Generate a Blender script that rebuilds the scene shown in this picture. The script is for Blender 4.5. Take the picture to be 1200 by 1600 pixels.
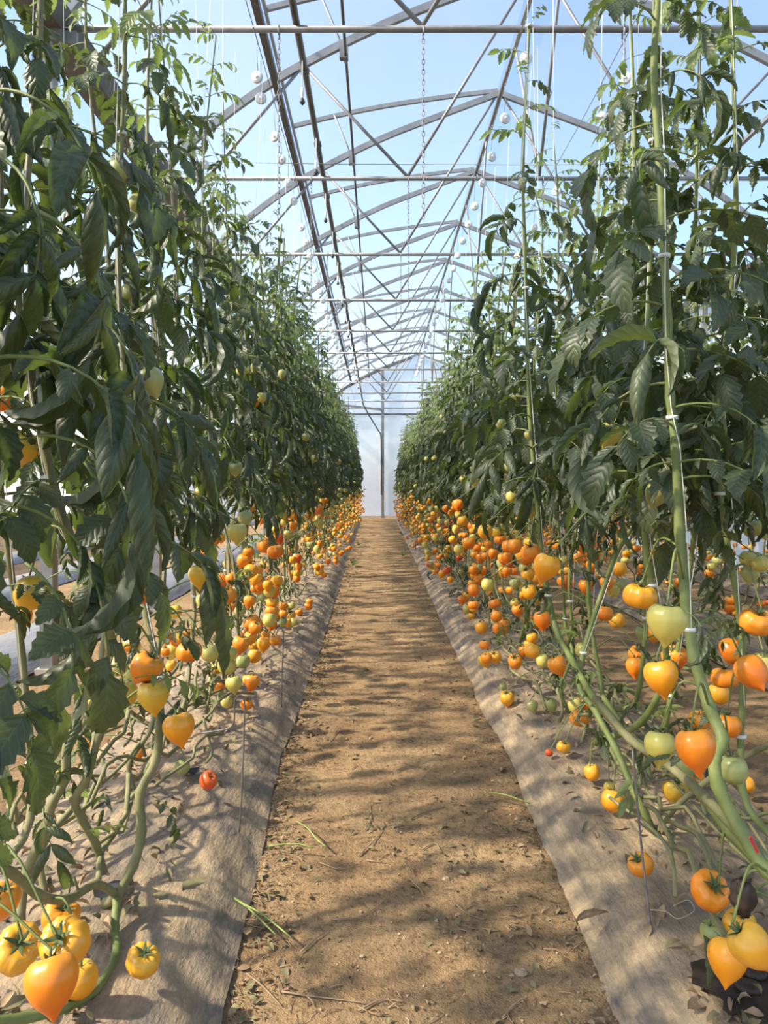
import bpy, math, random
import numpy as np
from mathutils import Vector, Matrix, Euler, noise

for o in list(bpy.data.objects):
    bpy.data.objects.remove(o)
scene = bpy.context.scene
COL = scene.collection
R = math.radians
rnd = random.Random(7)

# ------------------------------------------------------------------ camera
EYE, F, VX, VY = 1.3, 1150.0, 590.0, 760.0
cam_d = bpy.data.cameras.new('camera')
cam = bpy.data.objects.new('camera', cam_d)
COL.objects.link(cam)
cam.location = (0, 0, EYE)
cam.rotation_euler = (R(90), 0, 0)
cam_d.sensor_fit = 'AUTO'
cam_d.sensor_width = 36
cam_d.lens = F / 1600 * 36
cam_d.shift_x = (600 - VX) / 1600
cam_d.shift_y = -(800 - VY) / 1600
cam_d.clip_start = 0.02
cam_d.clip_end = 300
scene.camera = cam

# ------------------------------------------------------------------ sky, sun, exposure
SUN_EL, SUN_AZ = 41.0, 103.0        # sun stands to the left of the path, slightly behind the viewer
w = bpy.data.worlds.new('sky')
scene.world = w
w.use_nodes = True
nt = w.node_tree
nt.nodes.clear()
sky = nt.nodes.new('ShaderNodeTexSky')
sky.sky_type = 'NISHITA'
sky.sun_disc = False
sky.sun_elevation = R(SUN_EL)
sky.sun_rotation = R(-SUN_AZ)
sky.air_density = 1.0
sky.dust_density = 1.5
sky.ozone_density = 1.0
bg = nt.nodes.new('ShaderNodeBackground')
bg.inputs['Strength'].default_value = 0.335
out = nt.nodes.new('ShaderNodeOutputWorld')
nt.links.new(sky.outputs[0], bg.inputs['Color'])
nt.links.new(bg.outputs[0], out.inputs['Surface'])

sd = bpy.data.lights.new('sun', 'SUN')
sd.energy = 8.2
sd.angle = R(2.4)
sd.color = (1.0, 0.87, 0.68)
sun = bpy.data.objects.new('sun', sd)
COL.objects.link(sun)
az = R(SUN_AZ)
sdir = Vector((-math.sin(az) * math.cos(R(SUN_EL)), math.cos(az) * math.cos(R(SUN_EL)), math.sin(R(SUN_EL))))
sun.rotation_euler = sdir.to_track_quat('Z', 'Y').to_euler()
sun.location = (-12, 0, 12)

vs = scene.view_settings
vs.view_transform = 'Standard'
vs.look = 'None'
vs.exposure = 0.2
vs.gamma = 1.0
vs.use_curve_mapping = False
scene.cycles.use_denoising = True
scene.cycles.max_bounces = 8
scene.cycles.transparent_max_bounces = 16


def at(px, py, Y):
    return Vector(((px - VX) / F * Y, Y, EYE + (VY - py) / F * Y))


# ------------------------------------------------------------------ materials
MAT = {}


class NT:
    def __init__(self, name):
        self.m = bpy.data.materials.new(name)
        self.m.use_nodes = True
        self.t = self.m.node_tree
        self.t.nodes.clear()
        self.out = self.n('ShaderNodeOutputMaterial')
        MAT[name] = self.m

    def n(self, kind, **kw):
        nd = self.t.nodes.new(kind)
        for k, v in kw.items():
            if k in nd.inputs:
                nd.inputs[k].default_value = v
            else:
                setattr(nd, k, v)
        return nd

    def l(self, a, b):
        self.t.links.new(a, b)

    def noise(self, scale, detail=4, rough=.55, vec=None, stretch=None):
        nd = self.n('ShaderNodeTexNoise', Scale=scale, Detail=detail, Roughness=rough)
        if vec is None:
            vec = self.n('ShaderNodeTexCoord').outputs['Object']
        if stretch:
            mp = self.n('ShaderNodeMapping')
            mp.inputs['Scale'].default_value = stretch
            self.l(vec, mp.inputs['Vector'])
            vec = mp.outputs[0]
        self.l(vec, nd.inputs['Vector'])
        return nd.outputs['Fac']

    def ramp(self, fac, stops):
        r = self.n('ShaderNodeValToRGB')
        cr = r.color_ramp
        cr.elements[0].position, cr.elements[0].color = stops[0][0], (*stops[0][1], 1)
        cr.elements[1].position, cr.elements[1].color = stops[-1][0], (*stops[-1][1], 1)
        for p, c in stops[1:-1]:
            e = cr.elements.new(p)
            e.color = (*c, 1)
        self.l(fac, r.inputs[0])
        return r.outputs[0]

    def mix(self, fac, a, b, blend='MIX'):
        m = self.n('ShaderNodeMix', data_type='RGBA', blend_type=blend)
        for s, i in ((fac, 0), (a, 6), (b, 7)):
            if isinstance(s, (int, float)):
                m.inputs[i].default_value = s
            elif isinstance(s, tuple):
                m.inputs[i].default_value = (*s, 1)
            else:
                self.l(s, m.inputs[i])
        return m.outputs[2]

    def math(self, op, a, b=None, c=None):
        m = self.n('ShaderNodeMath', operation=op)
        for i, s in enumerate((a, b, c)):
            if s is None:
                continue
            if isinstance(s, (int, float)):
                m.inputs[i].default_value = s
            else:
                self.l(s, m.inputs[i])
        return m.outputs[0]

    def bump(self, h, strength=.3, dist=.01):
        b = self.n('ShaderNodeBump', Strength=strength, Distance=dist)
        self.l(h, b.inputs['Height'])
        return b.outputs[0]

    def principled(self, col, rough=.6, metal=0, normal=None, spec=.5):
        p = self.n('ShaderNodeBsdfPrincipled', Metallic=metal)
        p.inputs['Specular IOR Level'].default_value = spec
        if isinstance(col, tuple):
            p.inputs['Base Color'].default_value = (*col, 1)
        else:
            self.l(col, p.inputs['Base Color'])
        if isinstance(rough, (int, float)):
            p.inputs['Roughness'].default_value = rough
        else:
            self.l(rough, p.inputs['Roughness'])
        if normal is not None:
            self.l(normal, p.inputs['Normal'])
        return p

    def done(self, sh):
        self.l(sh.outputs[0], self.out.inputs['Surface'])


def simple(name, a, b, scale=20, rough=.6, metal=0, bump=0, spec=.5, stretch=None):
    t = NT(name)
    f = t.noise(scale, stretch=stretch)
    c = t.ramp(f, [(.3, a), (.7, b)])
    t.done(t.principled(c, rough, metal, t.bump(f, bump, .004) if bump else None, spec))


def film(name, col, opacity, rough_noise=1.5, trans=.6, clear=(.95, .97, 1.0)):
    """thin polythene sheet: lets most light straight through, scatters the rest"""
    t = NT(name)
    f = t.noise(rough_noise, 3, stretch=(1, .3, 1))
    d = t.n('ShaderNodeBsdfDiffuse')
    d.inputs['Color'].default_value = (*col, 1)
    tr = t.n('ShaderNodeBsdfTranslucent')
    tr.inputs['Color'].default_value = (*col, 1)
    s = t.n('ShaderNodeMixShader', Fac=trans)
    t.l(d.outputs[0], s.inputs[1])
    t.l(tr.outputs[0], s.inputs[2])
    tp = t.n('ShaderNodeBsdfTransparent')
    tp.inputs['Color'].default_value = (*clear, 1)
    o = t.n('ShaderNodeMixShader')
    fac = t.math('MULTIPLY_ADD', f, opacity * .5, opacity * .75)
    t.l(fac, o.inputs[0])
    t.l(tp.outputs[0], o.inputs[1])
    t.l(s.outputs[0], o.inputs[2])
    t.done(o)


film('roof_film', (.86, .89, .92), .11)
film('vent_film', (.86, .89, .92), .10)
film('white_film', (.80, .82, .86), .80, trans=.55)
film('side_film', (.86, .87, .88), .85, trans=.6)
simple('galvanised', (.17, .17, .17), (.27, .27, .27), 9, .5, .3)
simple('painted_steel', (.20, .21, .22), (.29, .30, .31), 6, .5, .1)
simple('dark_tube', (.08, .075, .07), (.13, .12, .11), 8, .6, .1)
simple('wire', (.20, .20, .20), (.32, .31, .30), 30, .5, .5)
simple('peg_wire', (.13, .12, .12), (.24, .22, .21), 40, .5, .6)
simple('string', (.75, .75, .73), (.85, .85, .82), 30, .7)
simple('white_plastic', (.72, .74, .74), (.84, .85, .84), 10, .35)
simple('clear_plastic', (.55, .58, .56), (.70, .72, .70), 10, .3)
simple('black_plastic', (.02, .02, .02), (.05, .05, .05), 10, .4)
simple('red_tag', (.45, .02, .03), (.55, .04, .04), 10, .5)
simple('twig', (.22, .15, .09), (.38, .28, .17), 40, .85)
simple('dry_leaf', (.20, .12, .06), (.42, .30, .17), 25, .85)
simple('wilted_leaf', (.11, .10, .045), (.25, .21, .10), 18, .8)
simple('grass_green', (.16, .24, .05), (.32, .38, .10), 20, .6)
simple('stone', (.34, .25, .15), (.48, .36, .22), 30, .9, bump=.4)
simple('rotten', (.010, .008, .006), (.05, .028, .016), 25, .6, bump=.5)
simple('twine_beige', (.42, .36, .26), (.58, .52, .40), 40, .8)
simple('concrete', (.38, .33, .27), (.50, .44, .36), 6, .9)


def leaf_mat(name, c0, c1, under, tl, tfac, rough):
    t = NT(name)
    uv = t.n('ShaderNodeUVMap').outputs[0]
    sp = t.n('ShaderNodeSeparateXYZ')
    t.l(uv, sp.inputs[0])
    s = t.math('ABSOLUTE', t.math('MULTIPLY_ADD', sp.outputs[1], 2, -1))
    ph = t.math('FRACT', t.math('MULTIPLY_ADD', s, -1.6, t.math('MULTIPLY', sp.outputs[0], 7)))
    vein = t.math('LESS_THAN', t.math('ABSOLUTE', t.math('SUBTRACT', ph, .5)), .06)
    mid = t.math('LESS_THAN', s, .05)
    v = t.math('MAXIMUM', vein, mid)
    quilt = t.math('SUBTRACT', 1.0, t.math('POWER', t.math('MULTIPLY', t.math('ABSOLUTE', t.math('SUBTRACT', ph, .5)), 2), 2.0))
    nz = t.noise(18, 3)
    oi = t.n('ShaderNodeObjectInfo')
    c = t.ramp(t.math('MULTIPLY_ADD', oi.outputs['Random'], .45, t.math('MULTIPLY', nz, .6)), [(.2, c0), (.8, c1)])
    c = t.mix(t.math('MULTIPLY', v, .35), c, under)
    b = t.bump(t.math('SUBTRACT', t.math('MULTIPLY', nz, .6), quilt), .35, .004)
    p = t.principled(c, rough, 0, b, .5)
    tr = t.n('ShaderNodeBsdfTranslucent')
    tr.inputs['Color'].default_value = (*tl, 1)
    m = t.n('ShaderNodeMixShader', Fac=tfac)
    t.l(p.outputs[0], m.inputs[1])
    t.l(tr.outputs[0], m.inputs[2])
    t.done(m)


leaf_mat('leaf', (.028, .043, .020), (.078, .098, .046), (.13, .155, .08), (.20, .29, .05), .20, .46)
leaf_mat('young_leaf', (.075, .12, .035), (.16, .20, .07), (.22, .26, .11), (.34, .46, .10), .34, .5)
simple('stem_green', (.11, .15, .035), (.19, .225, .07), 25, .6, bump=.15)
simple('stem_woody', (.14, .15, .06), (.25, .23, .11), 18, .75, bump=.3)
simple('calyx', (.045, .08, .02), (.10, .14, .05), 20, .7)


def tomato_mat(name, top, body, tip, streak):
    t = NT(name)
    tc = t.n('ShaderNodeTexCoord')
    sp = t.n('ShaderNodeSeparateXYZ')
    t.l(tc.outputs['Object'], sp.inputs[0])
    oi = t.n('ShaderNodeObjectInfo')
    z = t.math('MULTIPLY_ADD', sp.outputs[2], .42, .55)
    nz = t.noise(1.6, 3)
    zz = t.math('ADD', z, t.math('MULTIPLY_ADD', nz, .35, -.17))
    zz = t.math('ADD', zz, t.math('MULTIPLY_ADD', oi.outputs['Random'], .24, -.12))
    c = t.ramp(zz, [(.05, tip), (.45, body), (.95, top)])
    st = t.noise(5, 2, stretch=(1.6, 1.6, .25))
    c = t.mix(t.math('MULTIPLY', st, .35), c, streak)
    p = t.principled(c, .30, 0, None, .5)
    p.inputs['Subsurface Weight'].default_value = 0.0
    t.done(p)


tomato_mat('tomato_orange', (.78, .34, .035), (.78, .225, .012), (.76, .14, .008), (.72, .20, .01))
tomato_mat('tomato_amber', (.70, .42, .05), (.80, .34, .016), (.82, .27, .010), (.76, .28, .01))
tomato_mat('tomato_yellow', (.50, .44, .08), (.68, .43, .045), (.74, .38, .02), (.60, .35, .03))
tomato_mat('tomato_lime', (.38, .37, .10), (.56, .47, .11), (.62, .46, .09), (.48, .42, .10))
tomato_mat('tomato_green', (.24, .27, .09), (.36, .37, .13), (.42, .39, .13), (.30, .32, .10))
tomato_mat('tomato_red', (.70, .14, .03), (.72, .10, .02), (.66, .07, .02), (.6, .09, .02))
TCOL = {'o': 'tomato_orange', 'a': 'tomato_amber', 'y': 'tomato_yellow', 'l': 'tomato_lime', 'g': 'tomato_green', 'r': 'tomato_red'}
CWORD = {'o': 'orange', 'a': 'amber', 'y': 'yellow', 'l': 'yellow-green', 'g': 'pale green', 'r': 'red-orange'}

# soil
t = NT('soil')
n1 = t.noise(2.2, 5, .6)
n2 = t.noise(42, 6, .72)
n3 = t.noise(.9, 4, .6, stretch=(1, 1, 1))
n4 = t.noise(190, 3, .6)
base = t.ramp(n1, [(.3, (.36, .23, .12)), (.5, (.46, .305, .16)), (.72, (.55, .385, .205))])
base = t.mix(.75, base, t.ramp(n2, [(.34, (.30, .27, .25)), (.48, (.95, .95, .95)), (.72, (1.35, 1.32, 1.25))]), 'MULTIPLY')
base = t.mix(t.ramp(n3, [(.50, (0, 0, 0)), (.66, (.62, .62, .62))]), base, (.16, .125, .08))
h = t.math('ADD', t.math('MULTIPLY', n2, .8), t.math('MULTIPLY', n4, .35))
n5 = t.noise(7, 6, .75)
base = t.mix(t.ramp(n5, [(.52, (0, 0, 0)), (.68, (.5, .5, .5))]), base, (.20, .145, .09))
t.done(t.principled(base, .95, 0, t.bump(h, 1.0, .03), .1))

# mulch film, dusty
t = NT('mulch')
a1 = t.noise(3.5, 5, .65)
a2 = t.noise(9, 5, .7, stretch=(1.0, .35, 3))
a3 = t.noise(60, 5, .7)
a4 = t.noise(11, 6, .62, stretch=(1.6, .55, 1.4))
dust = t.ramp(a3, [(.3, (.33, .24, .14)), (.7, (.49, .37, .225))])
col = t.mix(t.ramp(a2, [(.43, (0, 0, 0)), (.60, (1, 1, 1))]), (.15, .13, .105), dust)
col = t.mix(t.ramp(a1, [(.40, (.0, .0, .0)), (.66, (.7, .7, .7))]), col, dust)
a5 = t.noise(7, 5, .7, stretch=(5, .7, 5))
stk = t.ramp(a5, [(.38, (0, 0, 0)), (.5, (1, 1, 1))])
col = t.mix(t.math('MULTIPLY', t.math('SUBTRACT', 1, stk), .34), col, (.15, .125, .10))
hh = t.math('ADD', t.math('ADD', t.math('MULTIPLY', a4, 1.0), t.math('MULTIPLY', a5, .5)), t.math('MULTIPLY', a3, .35))
t.done(t.principled(col, .62, 0, t.bump(hh, .7, .018), .3))
t = NT('black_mulch')
a2 = t.noise(6, 5, .7, stretch=(1, .3, 1))
t.done(t.principled(t.ramp(a2, [(.3, (.10, .095, .09)), (.7, (.26, .24, .22))]), .4, 0, t.bump(a2, .6, .02), .5))


# ------------------------------------------------------------------ mesh helpers
class MB:
    def __init__(self):
        self.v, self.f, self.uv, self.mi = [], [], [], []
        self.has_uv = False

    def add(self, verts, faces, uv=None, mi=0):
        b = len(self.v)
        self.v.extend([tuple(p) for p in verts])
        self.f.extend([tuple(i + b for i in q) for q in faces])
        self.mi.extend([mi] * len(faces))
        if uv is not None:
            self.has_uv = True
            self.uv.extend(uv)
        else:
            self.uv.extend([(0, 0)] * len(verts))
        return self

    def tube(self, pts, rad, n=6, cap=True, mi=0):
        pts = [Vector(p) for p in pts]
        k = len(pts)
        if isinstance(rad, (int, float)):
            rad = [rad] * k
        vs_, fs = [], []
        t0 = (pts[1] - pts[0]).normalized()
        up = Vector((0, 0, 1)) if abs(t0.z) < .9 else Vector((1, 0, 0))
        nrm = t0.cross(up).normalized()
        for i, p in enumerate(pts):
            tg = (pts[min(i + 1, k - 1)] - pts[max(i - 1, 0)])
            if tg.length < 1e-9:
                tg = t0
            tg.normalize()
            nrm = (nrm - tg * nrm.dot(tg))
            if nrm.length < 1e-6:
                nrm = tg.orthogonal()
            nrm.normalize()
            bn = tg.cross(nrm)
            for j in range(n):
                a = 2 * math.pi * j / n
                vs_.append(p + (nrm * math.cos(a) + bn * math.sin(a)) * rad[i])
        for i in range(k - 1):
            for j in range(n):
                j2 = (j + 1) % n
                fs.append((i * n + j, i * n + j2, (i + 1) * n + j2, (i + 1) * n + j))
        if cap:
            fs.append(tuple(range(n))[::-1])
            fs.append(tuple((k - 1) * n + j for j in range(n)))
        return self.add(vs_, fs, mi=mi)

    def box(self, c, s, M=None, mi=0):
        x, y, z = s[0] / 2, s[1] / 2, s[2] / 2
        vs_ = [Vector((a, b, d)) for a in (-x, x) for b in (-y, y) for d in (-z, z)]
        c = Vector(c)
        vs_ = [(M @ p if M else p) + c for p in vs_]
        return self.add(vs_, [(0, 1, 3, 2), (4, 6, 7, 5), (0, 4, 5, 1), (2, 3, 7, 6), (0, 2, 6, 4), (1, 5, 7, 3)], mi=mi)

    def bar(self, p, q, wd, ht, up=(0, 0, 1)):
        """square section bar from p to q"""
        p, q = Vector(p), Vector(q)
        d = (q - p)
        L = d.length
        d.normalize()
        u = Vector(up)
        s = d.cross(u)
        if s.length < 1e-5:
            s = d.orthogonal()
        s.normalize()
        u = s.cross(d)
        M = Matrix((s, d, u)).transposed()
        return self.box((p + q) / 2, (wd, L, ht), M)

    def sweep_rect(self, pts, wd, ht, side=(0, 1, 0)):
        side = Vector(side)
        vs_, fs = [], []
        k = len(pts)
        pts = [Vector(p) for p in pts]
        for i, p in enumerate(pts):
            tg = (pts[min(i + 1, k - 1)] - pts[max(i - 1, 0)]).normalized()
            u = side.cross(tg).normalized()
            for a, b in ((-1, -1), (1, -1), (1, 1), (-1, 1)):
                vs_.append(p + side * (a * wd / 2) + u * (b * ht / 2))
        for i in range(k - 1):
            for j in range(4):
                j2 = (j + 1) % 4
                fs.append((i * 4 + j, i * 4 + j2, (i + 1) * 4 + j2, (i + 1) * 4 + j))
        fs.append((3, 2, 1, 0))
        fs.append(tuple((k - 1) * 4 + j for j in range(4)))
        return self.add(vs_, fs)

    def lathe(self, prof, n=16, c=(0, 0, 0), axis='Z', mi=0):
        vs_, fs = [], []
        c = Vector(c)
        for r, z in prof:
            for j in range(n):
                a = 2 * math.pi * j / n
                p = (r * math.cos(a), r * math.sin(a), z)
                if axis == 'Y':
                    p = (p[0], p[2], p[1])
                elif axis == 'X':
                    p = (p[2], p[0], p[1])
                vs_.append(Vector(p) + c)
        for i in range(len(prof) - 1):
            for j in range(n):
                j2 = (j + 1) % n
                fs.append((i * n + j, i * n + j2, (i + 1) * n + j2, (i + 1) * n + j))
        fs.append(tuple(range(n))[::-1])
        fs.append(tuple((len(prof) - 1) * n + j for j in range(n)))
        return self.add(vs_, fs, mi=mi)

    def mesh(self, name, mats, smooth=True):
        me = bpy.data.meshes.new(name)
        me.from_pydata(self.v, [], self.f)
        for m in (mats if isinstance(mats, (list, tuple)) else [mats]):
            me.materials.append(MAT[m])
        if any(self.mi):
            me.polygons.foreach_set('material_index', self.mi)
        if self.has_uv:
            ul = me.uv_layers.new(name='UVMap')
            li = np.empty(len(me.loops), dtype=np.int32)
            me.loops.foreach_get('vertex_index', li)
            ul.data.foreach_set('uv', np.array(self.uv, dtype=np.float32)[li].ravel())
        if smooth:
            me.polygons.foreach_set('use_smooth', [True] * len(me.polygons))
        me.update()
        return me

    def build(self, name, mats, parent=None, smooth=True, kind=None):
        o = link(name, self.mesh(name, mats, smooth), parent)
        if kind:
            o['kind'] = kind
        return o


def link(name, data, parent=None, M=None):
    o = bpy.data.objects.new(name, data)
    COL.objects.link(o)
    if parent is not None:
        o.parent = parent
    if M is not None:
        o.matrix_local = M
    return o


def tag(o, label=None, cat=None, group=None, kind=None):
    for k, v in (('label', label), ('category', cat), ('group', group), ('kind', kind)):
        if v:
            o[k] = v
    return o


def empty(name, loc, label, cat, group=None):
    o = bpy.data.objects.new(name, None)
    COL.objects.link(o)
    o.location = loc
    o.empty_display_size = .1
    return tag(o, label, cat, group)


def smooth_path(pts, k=5):
    pts = [Vector(p) for p in pts]
    if len(pts) < 3:
        return pts
    P = [2 * pts[0] - pts[1]] + pts + [2 * pts[-1] - pts[-2]]
    o = []
    for i in range(1, len(P) - 2):
        a, b, c, d = P[i - 1:i + 3]
        for j in range(k):
            s = j / k
            o.append(.5 * ((2 * b) + (c - a) * s + (2 * a - 5 * b + 4 * c - d) * s * s + (3 * b - a - 3 * c + d) * s ** 3))
    o.append(pts[-1])
    return o


def rel(pts, origin):
    return [Vector(p) - Vector(origin) for p in pts]


ORD = ['first', 'second', 'third', 'fourth', 'fifth', 'sixth', 'seventh', 'eighth', 'ninth', 'tenth', 'eleventh', 'twelfth',
       'thirteenth', 'fourteenth', 'fifteenth', 'sixteenth', 'seventeenth', 'eighteenth', 'nineteenth', 'twentieth']

# ------------------------------------------------------------------ setting: ground
Y_END = 30.15
X_L, X_R = -10.3, 5.75          # side walls
X_G, X_RIDGE = -2.3, 1.68       # gutter line and ridge of the bay with the path


def interp(tab, y):
    if y <= tab[0][0]:
        return tab[0][1]
    for (a, b), (c, d) in zip(tab, tab[1:]):
        if y <= c:
            return b + (d - b) * (y - a) / (c - a)
    return tab[-1][1]


EDGE_L = [(-1.5, -.36), (1.6, -.36), (1.9, -.375), (2.3, -.395), (2.8, -.43), (3.5, -.455), (6.2, -.455), (13.6, -.53), (30, -.63), (33, -.63)]
EDGE_R = [(-1.5, .55), (1.6, .585), (2.7, .60), (3.5, .615), (6.2, .60), (13.6, .65), (30, .70), (33, .70)]


def soil_h(x, y):
    z = .012 * noise.noise(Vector((x * 2.1, y * 1.4, 0))) + .006 * noise.noise(Vector((x * 7, y * 7, 3)))
    if y < 9:
        z += .0045 * noise.noise(Vector((x * 23, y * 23, 5))) + .003 * noise.noise(Vector((x * 51, y * 51, 9)))
    if -.7 < x < .8:
        z += .02 * ((abs(x - .08)) ** 2)
    return z


xs = [-10.6, -9, -7.5, -6, -5, -4, -3.4, -2.8, -2.3, -2.0, -1.8] + [-1.6 + .1 * i for i in range(10)] + [-.64 + .02 * i for i in range(70)] + [.80, .9, 1.0, 1.2, 1.4] + [1.5 + .1 * i for i in range(12)] + [3, 3.4, 4, 4.6, 5.2, 6.0]
ys = [-1.5, -.5, .4, .9] + [1.2 + .022 * i for i in range(150)] + [4.5 + .05 * i for i in range(90)] + [9 + .3 * i for i in range(80)] + [33, 33.4]
mb = MB()
V = [(x, y, soil_h(x, y)) for y in ys for x in xs]
nx = len(xs)
Fc = [(j * nx + i, j * nx + i + 1, (j + 1) * nx + i + 1, (j + 1) * nx + i) for j in range(len(ys) - 1) for i in range(nx - 1)]
mb.add(V, Fc)
tag(mb.build('floor', 'soil'), 'sandy beige earth floor and trodden path between the beds', 'ground', kind='structure')


def bed_height(u):
    """u 0..1 across the bed from the path side"""
    if u < .20:
        return .10 * math.sin(u / .20 * math.pi / 2) ** 1.15
    if u > .82:
        return .10 * math.sin((1 - u) / .18 * math.pi / 2) ** 1.15
    return .10 + .022 * math.sin((u - .20) / .62 * math.pi)


def bed_z(side, x, y):
    e0, e1 = bed_edges(side, y)
    u = (x - e0) / (e1 - e0)
    return 0 if u < 0 or u > 1 else bed_height(u)


def bed_edges(side, y):
    wob = .018 * noise.noise(Vector((y * 1.3, side * 5, 1))) + .010 * noise.noise(Vector((y * 4.1, side * 5, 4)))
    if side < 0:
        e = interp(EDGE_L, y) + wob
        return e, -1.36 + .03 * noise.noise(Vector((y * 1.1, 7, 2)))
    e = interp(EDGE_R, y) + wob
    return e, 1.52 + .03 * noise.noise(Vector((y * 1.1, 9, 2)))


def mulch_bed(name, edges, label, mat, y0, y1, fine=True, seed=0, nu=34):
    mb = MB()
    yy = []
    y = y0
    while y < y1:
        yy.append(y)
        y += (.03 if y < 4.5 else .06 if y < 9 else .22) if fine else .35
    yy.append(y1)
    V = []
    us = [i / (nu - 1) for i in range(nu)]
    us = [.5 - .5 * math.cos(math.pi * u) * (.55 + .45 * abs(math.cos(math.pi * u))) for u in us]
    for y in yy:
        e0, e1 = edges(y)
        for u in us:
            x = e0 + (e1 - e0) * u
            z = bed_height(u) - .004
            edge = math.exp(-((u - .11) / .12) ** 2) + math.exp(-((u - .92) / .08) ** 2)
            # folds run down the flank; broad sag over the top
            z += .010 * noise.noise(Vector((x * 3, y * 2.2, seed))) * min(1, u * 6, (1 - u) * 6)
            fold = noise.noise(Vector((y * 17 + x * 6, seed, u * 2.0)))
            fold2 = noise.noise(Vector((y * 6 + x * 14, seed + 3, u * 3.0)))
            z += edge * ((.020 * fold + .018 * fold2) + .008 * noise.noise(Vector((y * 40 + x * 10, seed, u * 2))))
            z += .004 * noise.noise(Vector((x * 22, y * 7, seed + 8)))
            if u < .02 or u > .98:
                z = max(z, -.01) + .004
            V.append((x + edge * .008 * fold, y, z + .012))
    n = len(us)
    mb.add(V, [(j * n + i, j * n + i + 1, (j + 1) * n + i + 1, (j + 1) * n + i) for j in range(len(yy) - 1) for i in range(n - 1)])
    return tag(mb.build(name, mat), label, 'mulch film', 'mulch film sheets over the beds')


mulch_bed('mulch_film', lambda y: bed_edges(-1, y), 'dusty beige-grey mulch film covering the bed along the left of the path', 'mulch', .3, 29.9, True, 1)
mulch_bed('mulch_film', lambda y: bed_edges(1, y), 'dusty grey mulch film covering the bed along the right of the path', 'mulch', .3, 29.9, True, 2)
mulch_bed('mulch_film', lambda y: (-2.35 + .03 * math.sin(y), -3.15), 'black mulch film beside the steel posts, on the bare bed by the gutter line', 'black_mulch', 2.5, 29.9, False, 3, 16)
mulch_bed('mulch_film', lambda y: (-4.15 + .03 * math.sin(y), -4.95), 'black mulch film on the second bare bed beyond the steel posts', 'black_mulch', 2.5, 29.9, False, 4, 16)
mulch_bed('mulch_film', lambda y: (-6.0 + .03 * math.sin(y), -6.8), 'black mulch film on the bare bed next to the white side wall', 'black_mulch', 2.5, 29.9, False, 5, 16)
mulch_bed('mulch_film', lambda y: (2.5 + .03 * math.sin(y), 3.4), 'grey mulch film under the second plant row right of the path', 'mulch', 1.5, 29.9, False, 6, 16)
mulch_bed('mulch_film', lambda y: (4.35 + .03 * math.sin(y), 5.2), 'grey mulch film under the outermost plant row by the right wall', 'mulch', 1.5, 29.9, False, 7, 16)

# ------------------------------------------------------------------ setting: greenhouse shell
ARCH_HALF = [(-2.3, 4.45), (-2.06, 4.76), (-1.745, 5.03), (-1.26, 5.39), (-.763, 5.69), (.066, 6.10), (.83, 6.40), (1.68, 6.72)]


def arch_pts(xg=X_G, xr=X_RIDGE, mirror=True):
    L = smooth_path([(x, 0, z) for x, z in ARCH_HALF], 3)
    pts = [(p.x, p.z) for p in L]
    if mirror:
        pts += [(2 * X_RIDGE - x, z) for x, z in pts[::-1][1:]]
    return pts


ARCH = arch_pts()


def arch_z(x):
    x = x if x <= X_RIDGE else 2 * X_RIDGE - x
    return interp(ARCH[:len(ARCH) // 2 + 1], x)


def sheet(name, pts, y0, y1, ny, mat, label, sag=.025, cat='film'):
    mb = MB()
    V = []
    for j in range(ny + 1):
        y = y0 + (y1 - y0) * j / ny
        for i, (x, z) in enumerate(pts):
            s = sag * abs(math.sin(math.pi * (y - .15) / 2.5))
            V.append((x, y, z + .05 - s + .012 * noise.noise(Vector((x * 1.7, y * 1.1, 3)))))
    n = len(pts)
    mb.add(V, [(j * n + i, j * n + i + 1, (j + 1) * n + i + 1, (j + 1) * n + i) for j in range(ny) for i in range(n - 1)])
    return tag(mb.build(name, mat), label, cat, kind='structure')


# roof film: the left slope stops at the purlin below the roof vent
X_V, Z_V = -1.05, 5.53
left_slope = [p for p in ARCH if p[0] < X_V] + [(X_V, arch_z(X_V))]
right_slope = [p for p in ARCH if p[0] >= X_RIDGE]
sheet('ceiling', left_slope, -2, Y_END, 70, 'roof_film', 'clear polythene roof film along the lower left slope below the vent', cat='roof film')
sheet('ceiling', right_slope, -2, Y_END, 70, 'roof_film', 'clear polythene roof film over the right slope of the bay', cat='roof film')
sheet('ceiling', [(x - 2 * (X_RIDGE - X_G), z) for x, z in ARCH], -2, Y_END, 40, 'roof_film', 'clear polythene roof film over the neighbouring bay beyond the posts', cat='roof film')

# raised roof vent
VENT = [(-1.17, 6.28), (-.6, 6.42), (.1, 6.56), (.9, 6.68), (1.66, 6.77)]
VENT = [(p.x, p.z) for p in smooth_path([(x, 0, z) for x, z in VENT], 3)]


def wall(name, quadpts, mat, label):
    mb = MB()
    mb.add(quadpts, [tuple(range(len(quadpts)))])
    return tag(mb.build(name, mat, smooth=False), label, 'wall', kind='structure')


mb = MB()
pts = [(X_G, 0), (X_R, 0)] + [(x, z) for x, z in ARCH[::-1]]
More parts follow.
